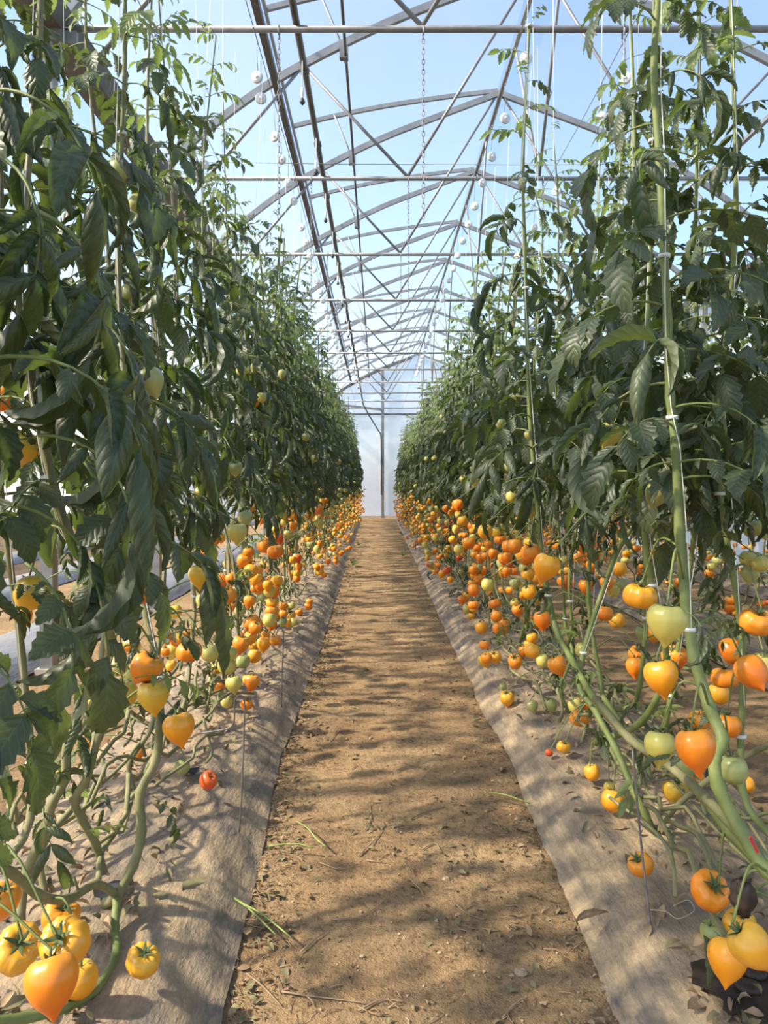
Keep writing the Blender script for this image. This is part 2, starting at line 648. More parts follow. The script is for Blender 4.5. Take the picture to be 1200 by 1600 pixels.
# back wall of the bay: film leaves an open strip under the left half of the last arch
top_gap = []
for x, z in ARCH:
    g = 0
    if -1.15 < x < 1.45:
        g = .02
    top_gap.append((x, z - g))
poly = [(X_G, 0), (5.66, 0)] + top_gap[::-1]
tri_c = [(x, Y_END, z) for x, z in poly]
mb.add(tri_c, [tuple(range(len(tri_c)))])
tag(mb.build('wall_back', 'white_film', smooth=False), 'white milky film end wall of the greenhouse behind the path', 'wall', kind='structure')
mb = MB()
poly = [(x - 2 * (X_RIDGE - X_G), Y_END, z) for x, z in [(X_G, 0), (5.66, 0)] + ARCH[::-1]]
mb.add(poly, [tuple(range(len(poly)))])
tag(mb.build('wall_back', 'side_film', smooth=False), 'white film end wall of the neighbouring empty bay', 'wall', kind='structure')
wall('wall_left', [(X_L, -2, 0), (X_L, Y_END, 0), (X_L, Y_END, 4.5), (X_L, -2, 4.5)], 'side_film', 'bright white film side wall beyond the empty beds')
wall('wall_right', [(X_R, -2, 0), (X_R, Y_END, 0), (X_R, Y_END, 4.5), (X_R, -2, 4.5)], 'side_film', 'bright white film side wall behind the right rows')
mb = MB()
mb.box(((X_G + X_R) / 2, Y_END - .1, .03), (X_R - X_G, .14, .16))
tag(mb.build('trim_1', 'concrete', smooth=False), 'pale concrete footing at the base of the end wall', 'footing', kind='structure')

# end wall framing
ew = empty('end_wall_frame', (.25, Y_END - .12, 0), 'grey steel frame of the end wall with upright post and cross rail', 'frame')
o = Vector(ew.location)
mb = MB()
mb.bar(Vector((.21, Y_END - .12, 0)) - o, Vector((.21, Y_END - .12, 6.05)) - o, .11, .11, (0, 1, 0))
mb.build('post', 'galvanised', ew, False)
mb = MB()
mb.bar(Vector((X_G, Y_END - .12, 4.24)) - o, Vector((5.66, Y_END - .12, 4.24)) - o, .07, .07)
mb.build('rail', 'dark_tube', ew, False)
mb = MB()
mb.bar(Vector((-1.9, Y_END - .18, 4.66)) - o, Vector((.21, Y_END - .18, 4.42)) - o, .06, .09)
mb.build('brace', 'galvanised', ew, False)
mb = MB()
mb.sweep_rect([Vector((x, Y_END - .1, z - .04)) - o for x, z in top_gap if -2.0 < x < 1.6], .06, .09)
mb.build('vent_sill', 'dark_tube', ew, False)
for x in (3.6,):
    mb = MB()
    mb.bar(Vector((x, Y_END - .12, 0)) - o, Vector((x, Y_END - .12, 5.9)) - o, .09, .09, (0, 1, 0))
    mb.build('post', 'galvanised', ew, False)

# ------------------------------------------------------------------ roof trusses
T0, DT = 5.15, 2.5
N_T = 11
BAY = 2 * (X_RIDGE - X_G)


def truss_parts():
    P = {}
    mb = MB()
    mb.sweep_rect([(x, 0, z) for x, z in ARCH], .05, .075)
    P['arch'] = [mb.mesh('arch', 'painted_steel', False)]
    mb = MB()
    mb.tube([(X_G, 0, 4.5), (X_G + BAY, 0, 4.5)], .024, 8)
    P['tie_bar'] = [mb.mesh('tie_bar', 'galvanised')]
    mb = MB()
    mb.sweep_rect([(x, .03, z) for x, z in VENT], .04, .055)
    P['vent_bar'] = [mb.mesh('vent_bar', 'painted_steel', False)]
    S = []
    for a, b in (((-.76, 5.66), (.31, 4.52)), ((.31, 4.52), (1.62, 6.66)), ((1.74, 6.66), (3.05, 4.52)), ((3.05, 4.52), (4.12, 5.66)),
                 ((-.80, 5.64), (-1.95, 4.30)), ((4.16, 5.64), (5.3, 4.30))):
        mb = MB()
        mb.tube([(a[0], 0, a[1]), (b[0], 0, b[1])], .017, 6)
        S.append(mb.mesh('strut', 'galvanised'))
    P['strut'] = S
    mb = MB()
    mb.tube([(-.33, .02, 5.70), (-.40, .0, 5.95), (-.60, 0, 6.43)], .013, 6)
    P['vent_rack'] = [mb.mesh('vent_rack', 'galvanised')]
    mb = MB()
    mb.box((-.35, 0, 5.80), (.09, .07, .12))
    P['gear_bracket'] = [mb.mesh('gear_bracket', 'galvanised', False)]
    mb = MB()
    mb.box((X_G + .10, 0, 4.48), (.20, .03, .16))
    P['corner_plate'] = [mb.mesh('corner_plate', 'painted_steel', False)]
    return P


TP = truss_parts()
for k in range(-2, N_T):
    y = T0 + DT * k
    lab = f'{ORD[k]} visible steel roof truss counted from the near end, arch with tie bar' if k >= 0 else \
        ['steel roof truss just overhead before the first visible one', 'steel roof truss behind the viewer'][-k - 1]
    y = min(y, Y_END - .08)
    tr = empty('roof_truss', (0, y, 0), lab, 'roof truss', 'arched steel roof trusses')
    for nm, ms in TP.items():
        if k == N_T - 1 and nm in ('strut', 'vent_rack'):
            continue
        for m in ms:
            link(nm, m, tr)
    if k % 2 == 1 and k < N_T - 1:                       # ridge plane braces
        for s in (-1, 1):
            mb = MB()
            mb.tube([(X_RIDGE, 0, 4.52), (X_RIDGE, s * 1.3, 6.62)], .017, 6)
            mb.build('ridge_brace', 'painted_steel', tr)


def long_tube(name, x, z, r, mat, label, cat, y0=-1, y1=Y_END - .05, sq=None):
    mb = MB()
    if sq:
        mb.bar((x, y0, z), (x, y1, z), sq[0], sq[1])
    else:
        mb.tube([(x, y0 + (y1 - y0) * i / 12, z) for i in range(13)], r, 8)
    return tag(mb.build(name, mat, None, not sq), label, cat)


long_tube('ridge_purlin', X_RIDGE, 6.66, .03, 'galvanised', 'steel ridge purlin running along the top of the roof', 'purlin')
long_tube('vent_purlin', X_V, 5.46, 0, 'dark_tube', 'dark square purlin along the lower edge of the roof vent', 'purlin', sq=(.065, .065))
long_tube('slope_purlin', 4.41, 5.46, 0, 'galvanised', 'steel purlin halfway up the right roof slope', 'purlin', sq=(.05, .05))
long_tube('vent_edge_rail', -1.17, 6.27, 0, 'painted_steel', 'pale rail along the raised free edge of the roof vent', 'rail', sq=(.03, .04))
long_tube('drive_shaft', -.33, 5.77, .016, 'dark_tube', 'thin round shaft that drives the roof vent racks', 'shaft')
mb = MB()
V = []
yy = [-1 + i * .6 for i in range(53)]
for y in yy:
    for x, z in VENT:
        V.append((x, y, z + .035 + .006 * math.sin(y * 2.5)))
n = len(VENT)
mb.add(V, [(j * n + i, j * n + i + 1, (j + 1) * n + i + 1, (j + 1) * n + i) for j in range(len(yy) - 1) for i in range(n - 1)])
tag(mb.build('vent_flap', 'vent_film'), 'raised clear film flap of the roof vent left of the ridge', 'roof vent')

# gutter with its posts
for gx, lab in ((X_G, 'grey steel gutter on the post line left of the path'), (X_G + BAY, 'grey steel gutter along the right side wall'), (X_L + .04, 'grey steel gutter along the far white side wall')):
    mb = MB()
    prof = [(-.17, .13), (-.11, 0), (.11, 0), (.17, .13), (.155, .13), (.10, .012), (-.10, .012), (-.155, .13)]
    k = len(prof)
    V = [(gx + a, y, 4.47 + b) for y in (-1.5, Y_END) for a, b in prof]
    mb.add(V, [(j, (j + 1) % k, k + (j + 1) % k, k + j) for j in range(k)] + [tuple(range(k))[::-1], tuple(range(k, 2 * k))])
    tag(mb.build('gutter', 'dark_tube', None, False), lab, 'gutter', 'steel gutters')
for gi, (gx, txt) in enumerate(((X_G, 'left of the path'), (X_G + BAY - .05, 'by the right side wall'))):
    for k in range(-1, N_T):
        y = T0 + DT * k
        y = min(y, Y_END - .12)
        p = empty('post', (gx, y, 0), f'square steel post {txt} under the {ORD[k]} visible truss' if k >= 0 else f'square steel post {txt} level with the viewer', 'post', 'square steel posts under the gutters')
        mb = MB()
        mb.bar((0, 0, 0), (0, 0, 4.47), .09, .09, (0, 1, 0))
        mb.build('shaft', 'galvanised', p, False)
        mb = MB()
        mb.box((0, 0, 4.43), (.22, .12, .08))
        mb.build('bracket', 'galvanised', p, False)
        mb = MB()
        mb.box((0, 0, .01), (.14, .14, .05))
        mb.build('footing', 'concrete', p, False)

# misting pipe with hanging foggers
mp = empty('misting_pipe', (-.57, 0, 4.555), 'dark misting pipe lying on the tie bars with hanging nozzles', 'pipe')
mb = MB()
pp = [(0, -1 + i * 1.0, .012 * math.sin(i * 1.9)) for i in range(30)]
pp += [(.03, 28.7, -.1), (.25, 29.4, -.45), (.60, 29.8, -1.0), (.71, 29.92, -1.35), (.72, 29.92, -3.6)]
mb.tube(smooth_path(pp, 3), .026, 8)
mb.build('pipe', 'dark_tube', mp)
fog = MB().tube([(0, 0, -.02), (0, 0, -.25)], .004, 5).mesh('drop_tube', 'white_plastic')
fog2 = MB().lathe([(.004, .06), (.014, .055), (.014, .0), (.008, -.01), (.008, -.03)], 8).mesh('valve', 'white_plastic')
fog3 = MB().lathe([(.006, .035), (.012, .03), (.02, .01), (.022, 0), (.012, -.012), (.004, -.02)], 8).mesh('nozzle', 'black_plastic')
fcl = MB().lathe([(.031, -.03), (.036, -.028), (.036, .028), (.031, .03)], 10, axis='Y').mesh('coupling', 'dark_tube')
for k in range(16):
    y = 4.33 + 1.25 * k
    link('coupling', fcl, mp, Matrix.Translation((0, y + .18, 0)))
    d = link('drop_tube', fog, mp, Matrix.Translation((0, y, 0)))
    link('valve', fog2, d, Matrix.Translation((0, 0, -.29)))
    link('nozzle', fog3, d, Matrix.Translation((0, 0, -.345)))

# chains
lk = MB()


def chain(x, y, top, bot, label):
    c = empty('hanging_chain', (x, y, bot), label, 'chain', 'steel chains hanging from the tie bars')
    mb = MB()
    hk = [(0, 0, top - bot + .03)]
    mb.tube([(0, -.03, top - bot - .04), (0, -.03, top - bot + .02), (0, 0, top - bot + .05), (0, .03, top - bot + .02), (0, .03, top - bot - .03)], .005, 5)
    mb.build('hook', 'wire', c)
    mb = MB()
    z, i = 0, 0
    while z < top - bot - .04:
        ax = (1, 0) if i % 2 == 0 else (0, 1)
        loop = [(ax[0] * .009 * math.cos(a), ax[1] * .009 * math.cos(a), z + .02 + .023 * math.sin(a)) for a in [math.tau * q / 8 for q in range(9)]]
        mb.tube(loop, .0028, 4, False)
        z += .036
        i += 1
    tag(mb.build('chain_links', 'wire', c), kind='stuff')


for k, nm in enumerate(('nearest', 'second', 'third', 'fourth')):
    y = T0 + DT * k
    for x, s in ((-.69, 'left of the misting pipe'), (.32, 'at mid span'), (1.72, 'under the ridge')):
        chain(x, y, 4.48, 3.17, f'thin steel chain hanging from the {nm} tie bar {s}')

# crop wires with string spools
WIRES = [(-.85, 'over the near left row'), (-1.55, 'over the back of the left row'), (1.0, 'over the near right row'), (1.75, 'over the back of the right row')]
for x, s in WIRES:
    mb = MB()
    mb.tube([(x + .01 * math.sin(i), -1 + i * 1.036, 4.46 - .012 * (i % 2)) for i in range(31)], .0035, 5)
    tag(mb.build('crop_wire', 'wire'), f'thin dark crop wire strung {s}', 'wire', 'thin crop wires')
for k, y in enumerate((7.1, 9.9, 13.2)):
    mb = MB()
    mb.tube([(X_G, y, 4.44), (-.5, y, 4.41), (1.6, y, 4.40), (5.6, y, 4.44)], .0035, 5)
    tag(mb.build('cross_wire', 'wire'), f'{ORD[k]} thin cross wire stretched between the gutters', 'wire', 'thin cross wires')

disc = MB().lathe([(.012, -.010), (.040, -.010), (.042, -.007), (.040, -.004), (.040, .004), (.042, .007), (.040, .010), (.012, .010)], 18, axis='Y').mesh('spool_disc', 'clear_plastic')
hub = MB().lathe([(.005, -.019), (.011, -.018), (.011, .018), (.005, .019)], 10, axis='Y').mesh('hub', 'white_plastic')
hook = MB().tube(smooth_path([(0, .0, .02), (0, .02, .05), (0, .0, .12), (0, 0, .22), (0, .012, .26), (0, 0, .275), (0, -.012, .26)], 3), .0026, 5).mesh('hook', 'wire')
SPOOL = [(-.85, [5.19, 5.36, 6.07, 6.5, 7.0, 7.44, 8.2] + [8.7 + .55 * i for i in range(20)], 'left inner wire'),
         (-1.55, [3.55, 4.3, 5.0, 5.6, 6.6, 7.6, 8.6], 'left outer wire'),
         (1.0, [4.96, 5.77, 6.44, 7.0, 7.58, 8.1] + [8.65 + .55 * i for i in range(20)], 'right inner wire'),
         (1.75, [3.6, 5.2, 5.75, 7.2, 8.2, 9.2], 'right outer wire')]
for x, ysp, s in SPOOL:
    for i, y in enumerate(ysp):
        z = 4.46 - .275 - (0.06 if (x == -.85 and i == 1) else 0)
        lab = f'{ORD[i]} white string spool along the {s}' if i < 9 else f'tiny distant white string spool far along the {s}'
        sp = empty('string_spool', (x, y, z), lab, 'spool', f'white string spools on the {s}')
        sp.rotation_euler = (0, 0, rnd.uniform(-.5, .5))
        link('spool_disc', disc, sp)
        link('hook', hook, sp)
        if y < 9:
            link('hub', hub, sp)
            mb = MB()
            e = Vector((rnd.uniform(-.1, .1), rnd.uniform(-.15, .15), -rnd.uniform(1.6, 2.4)))
            mb.tube([(.04, 0, 0), Vector((.04, 0, 0)).lerp(e, .5), e], .0010, 4)
            mb.build('string', 'string', sp)


# ------------------------------------------------------------------ leaves
def leaflet(L, W, roll, droop, rng, nu=8, nv=4, up=1, twist=0):
    """one leaflet along +X, blade in XY, with lobed edge, cross curl and droop; returns verts, faces, uv"""
    V, UV = [], []
    cx, cz, ph = 0, 0, rng.uniform(-.05, .15)
    lob = [rng.uniform(.72, .9) if i % 2 else rng.uniform(1.0, 1.16) for i in range(nu + 1)]
    for i in range(nu + 1):
        t_ = i / nu
        wd = W * (math.sin(math.pi * min(1, t_ ** .72)) ** .75 if 0 < t_ < 1 else 0.02) * (1.0 if roll > 2 else lob[i])
        a = ph - droop * t_
        ca, sa = math.cos(a), math.sin(a)
        tw = twist * t_
        for j in range(nv + 1):
            s = -1 + 2 * j / nv
            th = s * roll / 2
            if roll > .05:
                rr = wd / (roll / 2)
                y, z = rr * math.sin(th), up * rr * (1 - math.cos(th))
            else:
                y, z = wd * s, 0
            z += .06 * W * math.sin(i * 2.1 + j * 1.3)
            y, z = y * math.cos(tw) - z * math.sin(tw), y * math.sin(tw) + z * math.cos(tw)
            fwd = .16 * abs(s) * wd
            V.append((cx - sa * z + ca * fwd, y, cz + ca * z + sa * fwd))
            UV.append((t_, j / nv))
        cx += math.cos(a) * L / nu
        cz += math.sin(a) * L / nu
    n = nv + 1
    Fs = [(i * n + j, i * n + j + 1, (i + 1) * n + j + 1, (i + 1) * n + j) for i in range(nu) for j in range(nv)]
    return np.array(V), Fs, UV


def xform(V, M):
    A = np.array(M)
    return V @ A[:3, :3].T + A[:3, 3]


def leaf_proto(rng, style, L=.34, nu=11, nv=4):
    """compound tomato leaf, base at origin, reaching along +X and hanging down"""
    mb = MB()
    bend = rng.uniform(1.1, 1.7) if style != 'young' else rng.uniform(.5, 1.2)
    a0 = rng.uniform(.25, .6)
    N = 9
    pts, ang = [Vector((0, 0, 0))], [a0]
    for i in range(N):
        a = a0 - bend * ((i + 1) / N) ** 1.1
        pts.append(pts[-1] + Vector((math.cos(a), rng.uniform(-.05, .05), math.sin(a))) * (L / N))
        ang.append(a)
    mb.tube(pts, [.0042 * (1 - .65 * i / N) for i in range(N + 1)], 5, False, mi=1)

    def put(i, yaw, size, extra_pitch=0):
        if style == 'rolled':
            roll, up = rng.uniform(2.8, 5.0), rng.choice((-1, -1, 1))
            size *= 1.25
            W, dr = size * rng.uniform(.20, .27), rng.uniform(.5, 1.5)
        elif style == 'young':
            roll, up = rng.uniform(.3, 1.3), 1
            W, dr = size * rng.uniform(.18, .26), rng.uniform(.3, 1.4)
        else:
            roll, up = rng.uniform(.5, 1.7), rng.choice((1, 1, -1))
            W, dr = size * rng.uniform(.23, .31), rng.uniform(.5, 1.5)
        V, Fs, UV = leaflet(size, W, roll, dr, rng, nu, nv, up, rng.uniform(-.4, .4))
        M = Matrix.Translation(pts[i]) @ Matrix.Rotation(yaw, 4, 'Z') @ Matrix.Rotation(-ang[i] * (1 - min(1, abs(yaw))) + rng.uniform(-.1, .35) + extra_pitch, 4, 'Y') @ Matrix.Rotation(rng.uniform(-.4, .4), 4, 'X')
        mb.add(xform(V, M), Fs, UV)

    k = .5 if style != 'young' else .42
    put(N, 0, L * k * rng.uniform(.9, 1.15))
    for i, sz in ((7, .42), (5, .38), (3, .27)):
        for s in (-1, 1):
            if style == 'rolled' and rng.random() < .12:
                continue
            put(i + (1 if rng.random() < .3 else 0), s * rng.uniform(.75, 1.25), L * sz * rng.uniform(.8, 1.15), .25)
    if style == 'flat':
        for i in (2, 4, 6):
            if rng.random() < .7:
                put(i, rng.choice((-1, 1)) * 1.3, L * .12)
    return mb


PR = random.Random(21)
PROTO = {st: [leaf_proto(PR, st) for _ in range(7)] for st in ('flat', 'rolled', 'young')}
LMAT = {'flat': ['leaf', 'stem_green'], 'rolled': ['leaf', 'stem_green'], 'young': ['young_leaf', 'stem_green']}
LMESH = {st: [p.mesh('leaf', LMAT[st]) for p in PROTO[st]] for st in PROTO}
PNP = {st: [(np.array(p.v), p.f, p.uv, [m for m in p.mi]) for p in PROTO[st]] for st in PROTO}


def leaf_matrix(p, yaw, pitch, roll, sc):
    return Matrix.Translation(p) @ Euler((roll, pitch, yaw)).to_matrix().to_4x4() @ Matrix.Diagonal((sc, sc, sc, 1))


def style_at(z, top, side, rng):
    u = (z - .9) / max(.1, top - .9)
    if u > .62:
        return 'young' if rng.random() < .35 + (u - .62) * 1.6 else 'flat'
    if side < 0:
        return 'rolled' if rng.random() < .66 else 'flat'
    return 'rolled' if rng.random() < .3 else 'flat'


def leaf_specs(stem, z0, top, count, side, rng, spread=1.0):
    """(position, yaw, pitch, roll, scale, style) of leaves spaced along the upright part of a stem (points relative to the root)"""
    out_ = []
    zs = [p.z for p in stem]
    for i in range(count):
        u = (i + rng.uniform(0, 1)) / count
        z = z0 + (top - z0) * u ** (1.0 if side < 0 else 1.3)
        k = min(range(len(zs)), key=lambda q: abs(zs[q] - z))
        p = stem[k].copy()
        st = style_at(z, top, side, rng)
        sc = rng.uniform(.68, 1.02) * (1.0 if u < .35 else 1.0 - .95 * (u - .35))
        z = z if u < .9 else z
        yaw = i * 2.4 + rng.uniform(-.6, .6)
        out_.append((p, yaw, rng.uniform(-.15, .35) * (1 if u < .8 else -1.2), rng.uniform(-.4, .4), sc * spread, st))
    # short side shoots and leftover small leaves among the fruit
    for i in range(max(6, count // 5)):
        z = rng.uniform(.15, z0)
        k = min(range(len(zs)), key=lambda q: abs(zs[q] - z))
        p = stem[k].copy()
        p.x += rng.uniform(-.16, .16)
        p.y += rng.uniform(-.16, .16)
        p.z = z
        out_.append((p, rng.uniform(0, 6.28), rng.uniform(-.3, .6), rng.uniform(-.5, .5), rng.uniform(.28, .5) * spread, rng.choice(('flat', 'rolled', 'rolled', 'young'))))
    return out_


def foliage_mesh(specs, name='foliage'):
    mb = MB()
    for p, yaw, pitch, roll, sc, st in specs:
        V, Fs, UV, mi = rnd.choice(PNP[st])
        Vt = xform(V, leaf_matrix(p, yaw, pitch, roll, sc))
        b = len(mb.v)
        mb.v.extend(map(tuple, Vt))
        mb.f.extend([tuple(i + b for i in q) for q in Fs])
        mb.uv.extend(UV)
        mb.mi.extend([(1 if m else (2 if st == 'young' else 0)) for m in mi])
    mb.has_uv = True
    return mb.mesh(name, ['leaf', 'stem_green', 'young_leaf'])


# ------------------------------------------------------------------ tomatoes
def tomato_mb(kind, seed, nlat=16, nlon=30):
    rg = random.Random(seed)
    prof = {'heart': [(0, .50), (.16, .62), (.42, .74), (.70, .68), (.92, .42), (1.0, .08), (.95, -.25), (.80, -.58), (.58, -.88), (.34, -1.10), (.16, -1.30), (.06, -1.44), (0, -1.50)],
            'beef': [(0, .36), (.16, .46), (.40, .62), (.68, .62), (.92, .38), (1.0, .02), (.94, -.34), (.74, -.60), (.46, -.72), (.2, -.75), (0, -.74)],
            'round': [(0, .56), (.16, .68), (.42, .80), (.70, .72), (.92, .42), (1.0, .02), (.93, -.40), (.74, -.70), (.46, -.90), (.2, -1.0), (.07, -1.05), (0, -1.07)]}[kind]
    pts = smooth_path([(r, 0, z) for r, z in prof], 2)
    n = {'heart': 7, 'beef': 9, 'round': 6}[kind]
    amp = {'heart': .045, 'beef': .085, 'round': .035}[kind]
    phs = [rg.uniform(0, 6.3) for _ in range(3)]
    bend = rg.uniform(-.12, .12), rg.uniform(-.12, .12)
    V, Fs = [], []
    z0, z1 = pts[0].z, pts[-1].z
    for p in pts:
        r = max(0, p.x)
        u = (p.z - z1) / (.8 - z1)
        for j in range(nlon):
            a = math.tau * j / nlon
            rib = abs(math.cos(n * a / 2 + phs[0] + .5 * math.sin(a + phs[1]))) ** .6
            k = 1 - amp * 1.5 * (1 - rib) * (.25 + .95 * u) + .05 * math.sin(2 * a + phs[2])
            zz = p.z - amp * .9 * (1 - rib) * max(0, u - .45) * 1.6
            V.append((r * k * math.cos(a) + bend[0] * (1 - u) ** 2, r * k * math.sin(a) + bend[1] * (1 - u) ** 2, zz))
    for i in range(len(pts) - 1):
        for j in range(nlon):
            j2 = (j + 1) % nlon
            Fs.append((i * nlon + j, (i + 1) * nlon + j, (i + 1) * nlon + j2, i * nlon + j2))
    mb = MB()
    mb.add(V, Fs)
    return mb


TOM = {k: [tomato_mb(k, s) for s in range(3)] for k in ('heart', 'beef', 'round')}
TLOW = {k: [tomato_mb(k, s, nlon=10) for s in range(2)] for k in ('heart', 'beef', 'round')}
TMESH = {}


def tomato_mesh(kind, col, var):
    key = (kind, col, var)
    if key not in TMESH:
        TMESH[key] = TOM[kind][var].mesh('tomato', TCOL[col])
    return TMESH[key]


def calyx_mb():
    mb = MB()
    rg = random.Random(3)
    zt = .56
    for i in range(6):
        a = math.tau * i / 6 + rg.uniform(-.2, .2)
        d, s = Vector((math.cos(a), math.sin(a), 0)), Vector((-math.sin(a), math.cos(a), 0))
        P = []
        Ls = rg.uniform(.5, .72)
        for q, (t_, wd, hz) in enumerate(((0, .07, 0), (.35, .10, .13), (.7, .06, .25), (1, .005, .30 + rg.uniform(-.1, .2)))):
            c = d * (Ls * t_) + Vector((0, 0, zt + hz))
            P += [c - s * wd, c + Vector((0, 0, .02)), c + s * wd]
        mb.add(P, [(3 * q + j, 3 * q + j + 1, 3 * q + j + 4, 3 * q + j + 3) for q in range(3) for j in range(2)])
    mb.tube([(0, 0, .45), (.01, 0, .62), (.02, .01, .85), (.05, .02, 1.05)], [.12, .085, .06, .055], 6)
    return mb


CALYX = calyx_mb().mesh('calyx', 'calyx')


def add_tomato(plant, P, r, col, kind=None, tilt=None, stem=None, rng=rnd, stalk=True, cal=True):
    """P: world centre; plant: its root Empty"""
    kind = kind or rng.choice(('heart', 'heart', 'heart', 'beef', 'round'))
    root = Vector(plant.location)
    e = Euler(tilt if tilt else (rng.uniform(-.5, .05) if kind == 'heart' else rng.uniform(-.35, .35), rng.uniform(-.35, .35), rng.uniform(0, 6.28)))
    M = Matrix.Translation(P - root) @ e.to_matrix().to_4x4() @ Matrix.Diagonal((r, r, r, 1))
    o = link('tomato', tomato_mesh(kind, col, rng.randrange(3)), plant, M)
    o['label'] = f'{CWORD[col]} {dict(heart="heart-shaped", beef="flat ribbed", round="rounded")[kind]} tomato'
    if cal:
        link('calyx', CALYX, o)
    if stalk and stem:
        top = M @ Vector((.05, .02, 1.0))
        cand = [q for q in stem if q.z > top.z - .12] or stem
        s = min(cand, key=lambda q: (q - top - Vector((0, 0, .07))).length)
        if (s - top).length < .75:
            mid = s.lerp(top, .55) + Vector((0, 0, .05 + .1 * (s - top).length))
            mb = MB()
            pp = smooth_path([s, mid, top], 4)
            mb.tube(pp, [.0038 - .0016 * i / (len(pp) - 1) for i in range(len(pp))], 5, False)
            mb.build('fruit_stalk', 'stem_green', plant)
    return o


def fallen(px, py, Y, r, col, kind, tilt, label):
    P = at(px, py, Y)
    o = link('tomato', tomato_mesh(kind, col, 0), None, Matrix.Translation(P) @ Euler(tilt).to_matrix().to_4x4() @ Matrix.Diagonal((r, r, r, 1)))
    tag(o, label, 'tomato', 'tomatoes lying on the mulch film')
    link('calyx', CALYX, o)
    return o


# ------------------------------------------------------------------ plants
CLIP = MB().lathe([(.012, -.005), (.016, -.005), (.016, .005), (.012, .005)], 10).mesh('clip', 'clear_plastic')


class Plant:
    pass


def make_plant(X, Y, stems, label, group, side, top, z0, n_leaves, detail, rng, spread=1.0, r0=.011, clips=4, zroot=.12, string=True):
    """stems: list of world polylines, the first one is the main stem"""
    root = empty('tomato_plant', (X, Y, zroot), label, 'tomato plant', group)
    pl = Plant()
    pl.root, pl.X, pl.Y = root, X, Y
    pl.stem = []
    for i, st in enumerate(stems):
        sp_ = smooth_path(rel(st, root.location), 5)
        k = len(sp_)
        rr = r0 * (1 if i == 0 else .8)
        rad = []
        for q in range(k):
            rad.append(rr * (1.12 - .72 * max(0, min(1, (sp_[q].z) / 3.4))) * (1 + (.18 if q % 5 == 0 else 0)))
        mb = MB()
        mb.tube(sp_, rad, 8 if Y < 3.5 else 5)
        if i == 0:
            mb.build('stem', 'stem_green' if side > 0 else 'stem_woody', root)
            pl.main = sp_
        else:
            mb.build('side_stem', 'stem_woody' if i % 2 else 'stem_green', root)
        pl.stem += sp_
    if string and Y < 7:
        mb = MB()
        ups = [p for p in pl.main if p.z > .5]
        pts = [p + Vector((.012 * math.sin(i * .9), -.014, 0)) for i, p in enumerate(ups[::4])] + [ups[-1] + Vector((0, 0, 4.44 - zroot - ups[-1].z))]
        mb.tube(pts, .0012, 4)
        mb.build('support_string', 'string', root)
        for c in range(clips):
            z = .55 + c * .55 + rng.uniform(-.15, .15)
            p = min(pl.main, key=lambda q: abs(q.z - z))
            link('clip', CLIP, root, Matrix.Translation(p))
    specs = leaf_specs(pl.main, z0 - zroot, top - zroot, n_leaves, side, rng, spread)
    if detail:
        for p, yaw, pitch, roll, sc, st in specs:
            link('leaf', rng.choice(LMESH[st]), root, leaf_matrix(p, yaw, pitch, roll, sc))
    pl.specs = specs
    return pl


def auto_stem(X, Y, rng, side, top, crawl=None, lean=0):
    """creeping base then upright along the string"""
    zb = .12
    c = crawl if crawl is not None else rng.uniform(.25, .6) * rng.choice((-1, 1, 1))
    x1 = X + rng.uniform(-.10, .10)
    return [(X, Y - c, zb), (X + rng.uniform(-.04, .04), Y - c * .9, zb + .12), (x1, Y - c * .5, zb + .16 + rng.uniform(0, .12)), (x1 + rng.uniform(-.05, .05), Y - c * .12, zb + .32 + rng.uniform(-.05, .1)),
            (x1, Y, .85), (X + lean * .3 + rng.uniform(-.05, .05), Y + rng.uniform(-.05, .05), 1.4), (X + lean * .6 + rng.uniform(-.05, .05), Y + rng.uniform(-.06, .06), 2.1),
            (X + lean + rng.uniform(-.05, .05), Y + rng.uniform(-.06, .06), 2.9), (X + lean + rng.uniform(-.08, .08), Y + rng.uniform(-.08, .08), top)]


PLANTS = []
NEAR_Y, MID_Y = 5.4, 10.6
rng = random.Random(5)

# far foliage variants shared by the distant plants
FARV = {}
for side in (-1, 1):
    FARV[side] = []
    for q in range(5):
        g = random.Random(100 + q + 10 * side)
        top = (3.35 if side < 0 else 3.05) + g.uniform(-.25, .3)
        st = [Vector((0, 0, .9)), Vector((g.uniform(-.1, .1), g.uniform(-.1, .1), 1.8)), Vector((g.uniform(-.1, .1), 0, 2.6)), Vector((0, 0, top))]
        st = smooth_path(st, 14)
        FARV[side].append(foliage_mesh(leaf_specs(st, 1.22, top, 74, side, g, 1.0)))
FRUITV = []
CLIST = 'ooooooraaaayllg'
for q in range(6):
    g = random.Random(300 + q)
    mb = MB()
    cols = list('oaylgr')
    for i in range(17):
        k = g.choice(('heart', 'round', 'beef'))
        src = TLOW[k][g.randrange(2)]
        z = g.uniform(.10, .98) if i < 15 else g.uniform(1.0, 1.7)
        col = g.choice(CLIST) if i < 15 else g.choice('gl')
        xx = g.choice((-1, 1)) * g.uniform(.05, .36)
        M = Matrix.Translation((xx, g.uniform(-.24, .24), z)) @ Euler((g.uniform(-.4, .4), g.uniform(-.4, .4), g.uniform(0, 6))).to_matrix().to_4x4()
        r = g.uniform(.030, .044)
        mb.add(xform(np.array(src.v) * r, M), src.f, mi=cols.index(col))
    FRUITV.append(mb.mesh('fruit', [TCOL[c] for c in cols]))

ROWS = [(-.92, -1, .42, .62, 29.6, 'left of the path'), (1.03, 1, .42, 1.75, 29.6, 'right of the path'), (2.95, 2, .46, 2.2, 29.4, 'second right of the path'), (4.78, 3, .55, 4.0, 29.2, 'by the right side wall')]

# hand-placed stems of the nearest plants (pixel, distance)
def P3(lst):
    return [at(*p) for p in lst]


